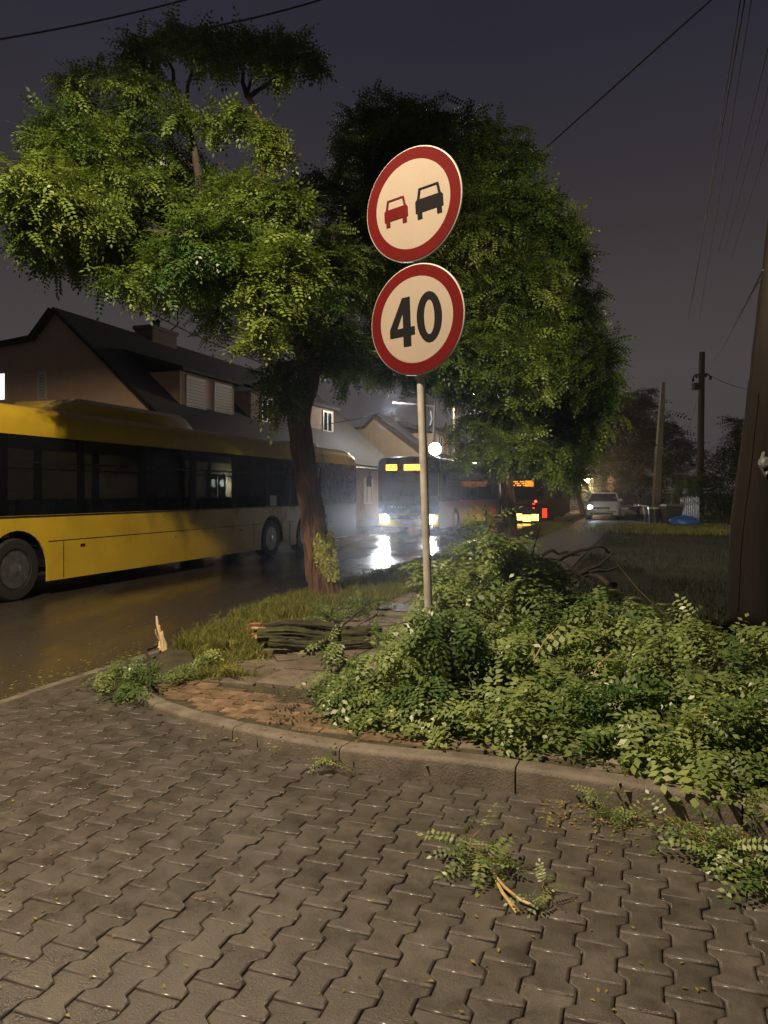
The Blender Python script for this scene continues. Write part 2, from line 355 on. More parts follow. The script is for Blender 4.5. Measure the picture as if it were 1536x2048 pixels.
def sprays(clusters, rg, size, per, droop=.5, spread=1.0, twig=.45, nl=7, up=.25):
    """clusters: (centre, rx, ry, rz, density). Leaves set alternately along short twigs. Returns P, F, S and the twig segments"""
    P = []; Fd = []; S = []; tw = []
    for (c, rx, ry, rz, den) in clusters:
        c = np.array(c); nt_ = max(2, int(per*den*(rx*ry+ry*rz+rx*rz)/3))
        for _ in range(nt_):
            d = rg.normal(0, 1, 3); d /= np.linalg.norm(d); r = rg.uniform(.25, 1.0)**.6
            p0 = c+d*np.array([rx, ry, rz])*r*.85
            out = d*np.array([1, 1, .8])+rg.normal(0, .45, 3)+np.array([0, 0, up]); out /= np.linalg.norm(out)
            L_ = twig*rg.uniform(.5, 1.1)*min(1, (rx+rz)/.9)
            p1 = p0+out*L_+np.array([0, 0, -.12*L_])
            tw.append((p0-out*L_*.4, p1))
            sd = np.cross(out, [0, 0, 1.]); sd /= np.linalg.norm(sd)+1e-9
            for i in range(nl):
                f = (i+.5)/nl; sg = 1 if i % 2 else -1
                P.append(p0+(p1-p0)*f)
                fd = out*.55+sd*sg*rg.uniform(.5, 1.0)+np.array([0, 0, -droop])+rg.normal(0, .22, 3)
                Fd.append(fd); S.append(size*rg.uniform(.7, 1.15))
    return np.array(P), np.array(Fd), np.array(S), tw
def twigs_mesh(tw, r, name, m, parent, kind='stuff'):
    A = np.array([a for a, b in tw]); B = np.array([b for a, b in tw]); n = len(A)
    d = B-A; d /= np.linalg.norm(d, axis=1, keepdims=True)+1e-9
    a = np.cross(d, [0.3, .2, 1.]); a /= np.linalg.norm(a, axis=1, keepdims=True)+1e-9; b = np.cross(d, a)
    V = []
    for k in range(3):
        an = 2*math.pi*k/3; o = (a*math.cos(an)+b*math.sin(an)); V.append(A+o*r); V.append(B+o*r*.4)
    V = np.stack(V, 1).reshape(-1, 3)      # per twig: a0,b0,a1,b1,a2,b2
    base = (np.arange(n)*6)[:, None]
    F = np.concatenate([base+np.array([[0, 2, 3, 1]]), base+np.array([[2, 4, 5, 3]]), base+np.array([[4, 0, 1, 5]])])
    return mesh_np(name, V, F, m, parent, kind=kind)

# ------------------------------------------------------------------ ground, road, verge
def smooth(x): x = max(0., min(1., x)); return x*x*(3-2*x)
def Hgt(x, y):
    d = math.hypot(x+1.95, y-6.0)
    h = .03+.105*smooth(d/3.4)
    return h+.012*mnoise.noise(Vector((x*1.3, y*1.3, 0)))*smooth((d-.3)/2)
KP = [RT(7.5, -4.6), RT(6.5, -4.6), Vector((-2.30, 6.75, 0)), Vector((-2.1, 6.1, 0)), Vector((-1.74, 5.58, 0)), Vector((-1.25, 5.1, 0)), Vector((-.85, 4.77, 0)),
      Vector((-.38, 4.45, 0)), Vector((.0, 4.24, 0)), Vector((.723, 3.985, 0)), Vector((1.676, 3.56, 0)), Vector((2.65, 3.13, 0)), Vector((4.0, 2.55, 0)), Vector((6.5, 1.6, 0))]
KL = [0.0]
for a_, b_ in zip(KP, KP[1:]): KL.append(KL[-1]+(b_-a_).length)
def kerb_at(l):
    l = max(0, min(KL[-1]-1e-4, l))
    for i in range(len(KL)-1):
        if l <= KL[i+1]: break
    f = (l-KL[i])/(KL[i+1]-KL[i])
    p0 = KP[max(i-1, 0)]; p1 = KP[i]; p2 = KP[i+1]; p3 = KP[min(i+2, len(KP)-1)]
    p = .5*((2*p1)+(p2-p0)*f+(2*p0-5*p1+4*p2-p3)*f*f+(3*p1-p0-3*p2+p3)*f**3)
    d = .5*((p2-p0)+2*(2*p0-5*p1+4*p2-p3)*f+3*(3*p1-p0-3*p2+p3)*f*f)
    d.normalize(); nb = Vector((-d.y, d.x, 0))     # to the left of travel = behind the kerb
    return p, d, nb
KS = [kerb_at(KL[-1]*i/240)+(KL[-1]*i/240,) for i in range(241)]
def kerb_dist(x, y):
    best = None
    for p, d, nb, l in KS:
        q = (x-p.x)**2+(y-p.y)**2
        if best is None or q < best[0]: best = (q, p, nb, l)
    q, p, nb, l = best
    s_ = (x-p.x)*nb.x+(y-p.y)*nb.y
    return math.copysign(math.sqrt(q), s_), l
KW = 0.13
def sheet(name, pts, z, m, label=None):
    b = MB(); b.add([(p[0], p[1], z) for p in pts], [tuple(range(len(pts)))]); o = b.build(name, m); o['kind'] = 'structure'; return o
def rsheet(name, s0, s1, t0, t1, z, m): return sheet(name, [RT(s0, t0), RT(s0, t1), RT(s1, t1), RT(s1, t0)], z, m)
sheet('ground', [(-500, -200), (500, -200), (500, 900), (-500, 900)], -.12, M['lawn'])
rsheet('road', -25, 400, -11.6, -4.69, -.03, M['asphalt'])
rsheet('driveway', -12, 8.6, -4.60, 14, -.012, M['joint'])
b = MB(); b.add([tuple(RT(s, t, z)) for s in (-25, 400) for t, z in ((-11.75, -.1), (-11.6, -.1), (-11.6, .09), (-11.75, .09))], [(0, 1, 5, 4), (1, 2, 6, 5), (2, 3, 7, 6)]); o = b.build('kerb', M['kerb']); o['kind'] = 'structure'
rsheet('footpath', -25, 400, -14.4, -11.75, .085, M['slab'])

# verge behind the kerb
NI, NJ = 90, 44
vs = []; fs = []
for i in range(NI+1):
    l = KL[-1]*i/NI; p, d, nb = kerb_at(l); p = p+nb*(KW-.01)
    q = RT(20, -4.6+18.6*smooth(i/NI)**1.0)
    for j in range(NJ+1):
        f = (j/NJ)**1.6; w = p*(1-f)+q*f; vs.append((w.x, w.y, Hgt(w.x, w.y)-.012))
for i in range(NI):
    for j in range(NJ): a = i*(NJ+1)+j; fs.append((a, a+NJ+1, a+NJ+2, a+1))
b = MB(); b.add(vs, fs); o = b.build('verge', M['soil'], smooth=True); o['kind'] = 'structure'
o = sheet('verge', [RT(20, -4.6), RT(20, 14), RT(160, 14), RT(160, -4.6)], .123, M['lawn'])
b = MB()
vs = []; fs = []
for i in range(31):
    for j in range(31):
        w = RT(8.2+12*i/30, -1.25+16*j/30); vs.append((w.x, w.y, Hgt(w.x, w.y)+.004))
for i in range(30):
    for j in range(30): a = i*31+j; fs.append((a, a+1, a+32, a+31))
b.add(vs, fs); o = b.build('lawn', M['lawn'], smooth=True); o['kind'] = 'structure'
o = rsheet('pavement', 14.0, 120, -3.25, -1.35, .142, M['path'])

# road kerb of the verge and kerb stones round the corner
kerb = MB()
s = 7.52
while s < 60:
    e_ = s+.98; c = (s+e_)/2
    for (t0, t1) in ((-4.69, -4.57),):
        pts = [RT(s, t0), RT(s, t1), RT(e_, t1), RT(e_, t0)]; h = Hgt(RT(c, t1).x, RT(c, t1).y)-.005
        kerb.loft([[(q.x, q.y, -.1) for q in pts], [(q.x, q.y, h-.015) for q in pts], [(q.x*.999+RT(c, (t0+t1)/2).x*.001, q.y*.999+RT(c, (t0+t1)/2).y*.001, h) for q in pts]])
    s += 1.0
o = kerb.build('kerb', M['kerb']); o['kind'] = 'structure'
def kerb_stone(l0, l1, parent, ext=0):
    rings = []
    n = max(3, int((l1-l0)/.09))
    for k in range(n+1):
        l = l0+.004+(l1-l0-.008)*k/n; p, d, nb = kerb_at(l); pb = p+nb*KW*.5
        h = Hgt(p.x+nb.x*KW, p.y+nb.y*KW)+.004
        pr = [(0, -.12), (0, h-.028), (.006, h-.012), (.022, h-.002), (.04, h), (KW-.012, h), (KW, h-.012), (KW, -.12)]
        c_ = .004 if k in (0, n) else 0
        rings.append([tuple(p+nb*a+Vector((0, 0, z-(c_ if z > 0 else 0)))) for a, z in pr])
    b = MB(); b.loft(rings); return b.build('kerb_stone', M['kerb'], parent, smooth=True)
root = tag(bpy.data.objects.new('kerb', None), kind='structure'); COL.objects.link(root)
lk = lambda p: min(KS, key=lambda k: (k[0]-Vector(p)).length)[3]
cuts = [lk((-2.02, 5.95, 0)), lk((-1.72, 5.55, 0)), lk((-1.0, 4.89, 0)), lk((-.25, 4.37, 0)), lk((.723, 3.985, 0)), lk((1.676, 3.56, 0)), lk((2.65, 3.13, 0)), lk((3.6, 2.7, 0)), lk((4.6, 2.3, 0))]
for a_, b_ in zip(cuts, cuts[1:]): kerb_stone(a_, b_, root)
root = tag(bpy.data.objects.new('road_edging', None), kind='structure'); COL.objects.link(root)
for k in range(9):
    b = MB(); s0 = -2.0+k*.95
    pts = [RT(s0+.004, -4.69), RT(s0+.004, -4.605), RT(s0+.946, -4.605), RT(s0+.946, -4.69)]; dz = rnd.uniform(-.004, .004)
    b.loft([[(q.x, q.y, -.1) for q in pts], [(q.x, q.y, .007+dz) for q in pts]]); b.build('edging_stone', M['kerb'], root, bevel=.006)

# ------------------------------------------------------------------ bone-shaped driveway pavers
PL, PT = .105, .147/2              # half length, half column pitch
def paver_outline(sh):
    w1 = PT+.0155-sh; w2 = PT-.0155-sh; L_ = PL-sh; y1 = PL/2-.012; y2 = PL/2+.012
    y1 -= sh*.4; y2 -= sh*.4
    w1 -= .0008; w2 -= .0008
    return [(-w1, -L_), (w1, -L_), (w1, -y2), (w2, -y1), (w2, y1), (w1, y2), (w1, L_), (-w1, L_), (-w1, y2), (-w2, y1), (-w2, -y1), (-w1, -y2)]
def paver_mesh(k):
    b = MB(); o1 = paver_outline(.0014); o2 = paver_outline(.0040); o3 = paver_outline(.0110)
    b.loft([[(x, y, -.03) for x, y in o1], [(x, y, -.0062) for x, y in o1], [(x, y, -.0020) for x, y in o2], [(x, y, 0) for x, y in o3]], caps=False)
    b.add([(x, y, 0) for x, y in o3], [tuple(range(12))])
    me = bpy.data.meshes.new('paver'); me.from_pydata(b.v, [], b.f); me.materials.append(M['paver'])
    for p in me.polygons: p.use_smooth = True
    return me
PMESH = paver_mesh(0)
drive = tag(bpy.data.objects.new('paved_driveway', None), kind='structure'); COL.objects.link(drive)
cand = []
for c in range(-34, 60):
    for r in range(-6, 60):
        t = c*2*PT; s = r*2*PL+(PL if c % 2 else 0)
        if t < -4.6+.03: continue
        p = RT(s+.03, t)
        if p.y < .9 or p.y > 9: continue
        if kerb_dist(p.x, p.y)[0] > .06: continue
        if s > 6.3: continue
        inview = (p.y > 2.1 and abs(p.x) < p.y*.512+.12)
        if not (p.y > 1.2 and abs(p.x) < p.y*.512+1.3): continue
        cand.append((0 if inview else 1, p.y if inview else p.length, p))
cand.sort(key=lambda q: q[:2])
rest = MB()
base = [tuple(v.co) for v in PMESH.vertices]; fcs = [tuple(p.vertices) for p in PMESH.polygons]
for i, (iv, d, p) in enumerate(cand):
    z = rnd.gauss(0, .0016)+.006*mnoise.noise(Vector((p.x*.8, p.y*.8, 3))); tx, ty = rnd.gauss(0, .008), rnd.gauss(0, .010)
    if i < 300:
        inst(PMESH, 'paver', (p.x, p.y, z), -TH+rnd.gauss(0, .006), drive, (tx, ty))
    else:
        mt = Matrix.Translation((p.x, p.y, z)) @ Matrix.Rotation(-TH+rnd.gauss(0, .006), 4, 'Z') @ Matrix.Rotation(tx, 4, 'X') @ Matrix.Rotation(ty, 4, 'Y')
        rest.add([mt @ Vector(v) for v in base], fcs)
o = rest.build('pavers', M['paver'], drive); o['kind'] = 'stuff'

# ------------------------------------------------------------------ broken footway: blocks by the kerb, cracked slabs behind
def piece(pts, z, th, name, m, parent, tilt=0.0, ch=.005):
    c = sum((Vector(p) for p in pts), Vector((0, 0)))/len(pts)
    nx, ny = rnd.gauss(0, tilt), rnd.gauss(0, tilt)
    def zz(p): return (p[0]-c.x)*nx+(p[1]-c.y)*ny
    inn = [(Vector(p)-c)*(1-ch/max(.03, (Vector(p)-c).length))+c for p in pts]
    b = MB(); rings = [[(p[0]-c.x, p[1]-c.y, -th) for p in pts], [(p[0]-c.x, p[1]-c.y, zz(p)-ch) for p in pts], [(p.x-c.x, p.y-c.y, zz(p)) for p in inn]]
    b.loft(rings)
    o = b.build(name, m, parent); o.location = (c.x, c.y, z); return o
foot = tag(bpy.data.objects.new('pavement', None), kind='structure'); COL.objects.link(foot)
for i in range(-30, 60):
    for j in range(20, 75):
        t = i*.204+(0.1 if j % 2 else 0); s = j*.104
        p = RT(s, t); kd, l = kerb_dist(p.x, p.y)
        if not (KW+.055 < kd < .68) or t < -3.75 or t > 1.6 or p.y < 2.6: continue
        if abs(p.x) > p.y*.512+.5: continue
        if rnd.random() < .02: continue
        hw, hs = .095, .0455
        pts = [RT(s+b_*hs, t+a_*hw) for a_, b_ in ((-1, -1), (1, -1), (1, 1), (-1, 1))]
        piece([(q.x+rnd.gauss(0, .0015), q.y+rnd.gauss(0, .0015)) for q in pts], Hgt(p.x, p.y)+.002+rnd.gauss(0, .003), .05, 'paving_block', M['block'] if t < -1.2 else M['slab'], foot, .022)
def cut(poly, a, nrm):
    A = []; B_ = []
    n = len(poly)
    for k in range(n):
        p, q = Vector(poly[k]), Vector(poly[(k+1) % n]); dp, dq = (p-a).dot(nrm), (q-a).dot(nrm)
        if dp >= 0: A.append(p)
        else: B_.append(p)
        if dp*dq < 0: x = p+(q-p)*(dp/(dp-dq)); A.append(x+nrm*.004); B_.append(x-nrm*.004)
    return A, B_
for i in range(-1, 5):
    for j in range(8, 28):
        if i == -1 and j > 14: continue
        t = -3.22+i*.5; s = j*.5+.1
        p = RT(s, t)
        kd, l = kerb_dist(p.x, p.y)
        if kd < .68+.20 or t > -.9: continue
        hs = .238
        poly = [Vector((RT(s+b_*hs, t+a_*hs).x, RT(s+b_*hs, t+a_*hs).y)) for a_, b_ in ((-1, -1), (1, -1), (1, 1), (-1, 1))]
        parts = [poly]
        if rnd.random() < .6:
            an = rnd.uniform(0, math.pi); parts = [x for x in cut(poly, Vector((p.x+rnd.uniform(-.08, .08), p.y+rnd.uniform(-.08, .08))), Vector((math.cos(an), math.sin(an)))) if len(x) > 2]
            if rnd.random() < .5 and len(parts) == 2:
                an += rnd.uniform(1, 2); c_ = sum(parts[0], Vector((0, 0)))/len(parts[0]); x = [y for y in cut(parts[0], c_, Vector((math.cos(an), math.sin(an)))) if len(y) > 2]; parts = x+[parts[1]]
        for q in parts:
            c_ = sum(q, Vector((0, 0)))/len(q)
            piece(q, Hgt(c_.x, c_.y)+.014+rnd.gauss(0, .006), .07, 'pavement_slab', M['slab'], foot, .03, .006)

# ------------------------------------------------------------------ houses on the far side of the road
def window(parent, plane, c, w, h, m_glass, frame=.06, mull=True, z3=None):
    """plane: function (a, z, out) -> local point; c=(a,z) centre; returns frame part with a pane child"""
    f = MB(); a0, a1, z0, z1 = c[0]-w/2, c[0]+w/2, c[1]-h/2, c[1]+h/2
    def bx(aa, ab, za, zb, o0, o1):
        P = [plane(a, z, o) for o in (o0, o1) for a, z in ((aa, za), (ab, za), (ab, zb), (aa, zb))]
        f.add(P, [(0, 3, 2, 1), (4, 5, 6, 7), (0, 1, 5, 4), (1, 2, 6, 5), (2, 3, 7, 6), (3, 0, 4, 7)])
    bx(a0, a0+frame, z0, z1, -.02, .05); bx(a1-frame, a1, z0, z1, -.02, .05); bx(a0+frame, a1-frame, z1-frame, z1, -.02, .05); bx(a0+frame, a1-frame, z0, z0+frame, -.02, .05)
    if mull: bx(c[0]-frame*.6, c[0]+frame*.6, z0+frame, z1-frame, -.02, .045)
    fo = f.build('window', M['white'], parent)
    g = MB(); P = [plane(a, z, .012) for a, z in ((a0+frame*.5, z0+frame*.5), (a1-frame*.5, z0+frame*.5), (a1-frame*.5, z1-frame*.5), (a0+frame*.5, z1-frame*.5))]
    g.add(P, [(0, 1, 2, 3)]); g.build('pane', m_glass, fo); return fo
def shuttered(parent, plane, c, w, h, n, m):
    """roller shutter: slats one by one"""
    f = window(parent, plane, c, w, h, M['glass'], .04, False)
    for k in range(n):
        zz = c[1]-h/2+.03+(h-.06)*k/n; b = MB(); d = (h-.06)/n*.86
        P = [plane(a, z, o) for a, z, o in ((c[0]-w/2+.03, zz, .03), (c[0]+w/2-.03, zz, .03), (c[0]+w/2-.03, zz+d, .055), (c[0]-w/2+.03, zz+d, .055))]
        b.add(P, [(0, 1, 2, 3)]); b.build('shutter_slat', m, f)
def roof_plane(pts, th, m, parent):
    a, b_, c = [Vector(p) for p in pts[:3]]; nn = (b_-a).cross(c-a).normalized()
    if nn.z < 0: nn = -nn
    b = MB(); b.loft([[Vector(p) for p in pts], [Vector(p)+nn*th for p in pts]]); return b.build('roof', m, parent)
def pots(parent, x, y, z, n, along, gap=.28):
    for k in range(n):
        b = MB(); yy = y+(k-(n-1)/2)*gap*along[1]; xx = x+(k-(n-1)/2)*gap*along[0]; h = .35+.12*((k*7) % 3)
        b.lathe([(0, .09), (h*.7, .075), (h*.72, .12), (h*.78, .12), (h, .05)], 8, 2, (xx, yy, z)); b.build('chimney_pot', M['roof'], parent)
def house(label, s0, L_, half_w, eave, ridge, tr, flat=None, wall=None, roofm=None, dormers=(), chim=None, gable_win=(), group=None, porch=None, facade=()):
    """s0: near gable; tr: road coordinate of the ridge. Local frame: x = t-tr, y = s-s0"""
    wall = wall or M['render']; roofm = roofm or M['roof']
    h = road_thing('terraced_house', label, 'house', s0, tr, .08, group)
    # gable profile: right slope to the road; left side steep for 1 m and then nearly flat (rear extension)
    k = (ridge-eave)/half_w
    prof = [(half_w, 0), (half_w, eave), (0, ridge), (-.95, ridge-.95), (-6.5, ridge-1.45), (-6.5, 0)]
    b = MB(); b.prism(prof, 1, 0, L_); b.build('wall', wall, h)
    ov = .28
    roof_plane([(0, -ov, ridge+.02), (half_w+.45, -ov, eave-.45*k+.02), (half_w+.45, L_+ov, eave-.45*k+.02), (0, L_+ov, ridge+.02)], .13, roofm, h)
    roof_plane([(-.02, -ov, ridge+.02), (-.02, L_+ov, ridge+.02), (-1.0, L_+ov, ridge-.98), (-1.0, -ov, ridge-.98)], .13, roofm, h)
    roof_plane([(-1.02, -ov, ridge-.94), (-1.02, L_+ov, ridge-.94), (-6.8, L_+ov, ridge-1.45), (-6.8, -ov, ridge-1.45)], .13, roofm, h)
    gp = lambda a, z, o: (a, -.004-o, z)
    for (a, z, w, hh, kind) in gable_win:
        if kind == 'shutter': shuttered(h, gp, (a, z), w, hh, 9, M['shutter'])
        elif kind == 'lit': window(h, gp, (a, z), w, hh, M['litwin'], .05, False)
        elif kind == 'arch':
            b = MB(); b.prism([(a+w/2*math.cos(q*math.pi/10), z+w/2*math.sin(q*math.pi/10)) for q in range(11)], 1, -.03, -.004); b.build('attic_vent', M['dark'], h)
            b = MB(); b.box(a-w*.9, a+w*.9, -.12, -.002, z-.12, z-.03); b.build('sill', M['white'], h)
        else: window(h, gp, (a, z), w, hh, M['glass'], .06)
    for (y0, y1, z0, z1, wins, style) in dormers:
        xf = half_w-(z0-eave)/k*1.0-.0
        xb = lambda z: (ridge-z)/k
        fx = min(half_w-.1, xb(z0)-.05)
        b = MB(); b.prism([(fx, z0-.3), (fx, z1), (xb(z1)-.2, z1), (xb(z0)-.5, z0-.3)], 1, y0, y1); d = b.build('dormer', wall, h)
        b = MB(); zt = min(z1+.9, ridge-.1)
        b.loft([[(fx+.3, y0-.25, z1-.02), (fx+.3, y1+.25, z1-.02), (fx+.3, y1+.25, z1+.1), (fx+.3, y0-.25, z1+.1)], [(xb(zt)-.05, y0-.1, zt-.1), (xb(zt)-.05, y1+.1, zt-.1), (xb(zt)-.05, y1+.1, zt+.1), (xb(zt)-.05, y0-.1, zt+.1)]])
        b.build('dormer_roof', roofm, d)
        dp = lambda a, z, o, fx=fx: (fx+.004+o, a, z)
        for (yc, w, shut) in wins:
            if shut == 2: shuttered(d, dp, (yc, (z0+z1)/2), w, (z1-z0)*.86, 10, M['shutter'])
            else: window(d, dp, (yc, (z0+z1)/2), w, (z1-z0)*.8, M['shutter'] if shut else M['glass'], .08)
    b = MB(); gx, gz = half_w+.5, eave-.5*k; b.tube([(gx, -ov, gz), (gx, L_+ov, gz)], .07, 8); b.build('gutter', M['black'], h)
    for yy in (.2, L_-.2):
        b = MB(); b.tube([(gx, yy, gz), (half_w+.08, yy, gz-.5), (half_w+.08, yy, 0)], .045, 8); b.build('downpipe', M['black'], h)
    if chim:
        y, w, l, top, npot = chim
        b = MB(); b.box(-.1-w/2, -.1+w/2, y-l/2, y+l/2, ridge-1.2, top-.16); b.box(-.16-w/2, -.04+w/2, y-l/2-.07, y+l/2+.07, top-.158, top); b.build('chimney', M['brickch'], h)
        pots(h, -.1, y, top, npot, (0, 1))
    fp = lambda a, z, o: (half_w+.004+o, a, z)
    for (yc, zc, w, hh, kind) in facade:
        window(h, fp, (yc, zc), w, hh, M['shutter'] if kind else M['glass'], .07)
    return h

ha = house('brown rendered house with shuttered gable window and two dormers behind the near yellow bus', 21.4, 21.0, 5.3, 3.25, 7.95, -19.8,
    dormers=((1.9, 5.7, 4.5, 5.95, ((2.9, 1.3, 2), (4.8, 1.3, 2)), 0), (7.0, 9.6, 4.45, 5.9, ((8.4, 1.0, 0),), 0), (13.4, 16.4, 4.6, 6.0, ((15.5, 1.2, 0),), 0)),
    chim=(5.9, .9, 1.7, 8.55, 2), gable_win=((-.62, 5.35, .38, 1.0, 'shutter'), (-2.55, 5.4, .55, 1.05, 'lit')),
    facade=((2.0, 1.6, 1.2, 1.3, 0), (4.6, 1.25, 1.0, 2.3, 1), (8.5, 1.6, 1.6, 1.4, 1), (13, 1.6, 1.4, 1.4, 0), (17.5, 1.6, 1.4, 1.4, 1)))
hb = house('pale yellow house with half-round attic vent above the headlit bus', 54.0, 13, 5.4, 3.3, 7.4, -19.4, wall=M['renderpale'], roofm=M['roofgrey'],
    dormers=((3.0, 9.5, 4.5, 6.2, ((4.7, 1.4, 0), (7.8, 1.4, 0)), 0),), chim=(4.5, .8, 2.0, 7.75, 4), gable_win=((-1.1, 5.05, .8, .5, 'arch'), (1.4, 2.0, 1.1, 1.3, 'w')))
hc = house('third gabled house with a narrow upright window half hidden by the sign pole', 70.5, 11, 4.9, 3.2, 7.9, -19.6, wall=M['renderpale'], roofm=M['roofgrey'],
    gable_win=((1.2, 5.6, .5, 1.9, 'w'), (3.2, 4.6, .7, .7, 'w')), chim=(6, .7, 1.2, 8.4, 3))
hd = house('farthest gabled house in the row beside the lamp mast', 86, 16, 4.9, 3.2, 7.0, -19.6, wall=M['renderpale'], roofm=M['roofgrey'], gable_win=((1.4, 4.2, .8, 1.0, 'w'),), chim=(7, .7, 1.2, 8.2, 3))
# aerial on the chimney of the first house
w_ = RT(21.4+6.7, -19.9)
a_ = thing('roof_aerial', 'bent television aerial on the chimney of the brown house', 'aerial', (w_.x, w_.y, 8.6))
b = MB(); b.tube([(0, 0, 0), (.42, .1, .42), (.45, .1, 1.3)], .035, 5); b.build('mast', M['wire'], a_)
for k in range(4):
    b = MB(); b.tube([(.2-.03*k, .0, 1.0+.1*k-.1), (.7+.03*k, .2, 1.0+.1*k-.1)], .014, 4); b.build('aerial_rod', M['wire'], a_)
w_ = RT(50, -20.5)
a_ = thing('roof_aerial', 'thin straight aerial rising left of the pale yellow house gable', 'aerial', PD(690, 868, 57))
b = MB(); b.tube([(0, 0, -3), (0, 0, 1.2)], .03, 5); b.build('mast', M['wire'], a_)
for k in range(2):
    b = MB(); b.tube([(-.3, 0, 1.1-.3*k), (.3, 0, 1.1-.3*k)], .02, 4); b.build('aerial_rod', M['wire'], a_)
# porch lamp seen through the near bus windows
pw = RT(21.4+2.9, -14.35, 1.95)
a_ = thing('porch_lamp', 'bright round porch lamp seen through the near bus window', 'lamp', pw, -TH)
b = MB(); b.lathe([(-.14, .05), (-.1, .12), (0, .16), (.1, .12), (.14, .05)], 12, 2, (.12, 0, 0)); b.build('lamp_globe', M['porch'], a_, smooth=True)
b = MB(); b.box(-.06, .05, -.04, .04, .0, .24); b.box(.05, .16, -.03, .03, .16, .2); b.build('bracket', M['black'], a_)
lamp('porch_light', 'POINT', pw+N*.55, 28, (1, .95, .75), size=.15)
# garden walls and gates in front of the houses
gw = road_thing('garden_wall', 'long grey garden wall behind the buses', 'wall', 14, -14.6, .08)
b = MB(); b.box(-.1, .1, 0, 70, 0, .55); b.build('wall_base', M['brickch'], gw)
for k in range(24):
    b = MB(); b.box(-.14, .14, k*3.0, k*3.0+.3, .55, 1.5); b.build('wall_pillar', M['renderpale'], gw)
    b = MB(); b.box(-.03, .03, k*3.0+.31, k*3.0+2.99, .56, 1.35); b.build('fence_panel', M['greybody'], gw)

# ------------------------------------------------------------------ buses
def tyre(parent, x, y, r, w, side=1):
    wroot = bpy.data.objects.new('wheel', None); COL.objects.link(wroot); wroot.parent = parent; wroot.location = (x, y, r); wroot['label'] = 'bus wheel with steel rim'
    del wroot['label']
    b = MB(); b.lathe([(-w/2, r*.62), (-w/2, r*.93), (-w/2+.03, r*.99), (w/2-.03, r*.99), (w/2, r*.93), (w/2, r*.66), (w/2-.02, r*.62)], 36, 0); b.build('tyre', M['rubber'], wroot, smooth=True)
    s_ = side
    b = MB(); b.lathe([(s_*(w/2-.005), r*.62), (s_*(w/2-.005), r*.57), (s_*(w/2-.07), r*.52), (s_*(w/2-.10), r*.30), (s_*(w/2-.02), r*.26), (s_*(w/2+.0), r*.20), (s_*(w/2+.0), .01)], 36, 0); b.build('rim', M['rim'], wroot, smooth=True)
    b = MB()
    for k in range(10):
        a = k*math.pi/5; b.lathe([(s_*(w/2-.10), .018), (s_*(w/2-.03), .018), (s_*(w/2-.025), .01)], 6, 0, (0, math.cos(a)*r*.37, math.sin(a)*r*.37))
    b.build('wheel_nuts', M['rim'], wroot)
    b = MB()
    for k in range(8):
        a = (k+.5)*math.pi/4; b.lathe([(s_*(w/2-.088), .035), (s_*(w/2-.085), .035), (s_*(w/2-.085), .001)], 10, 0, (0, math.cos(a)*r*.45, math.sin(a)*r*.45))
    b.build('rim_holes', M['black'], wroot)
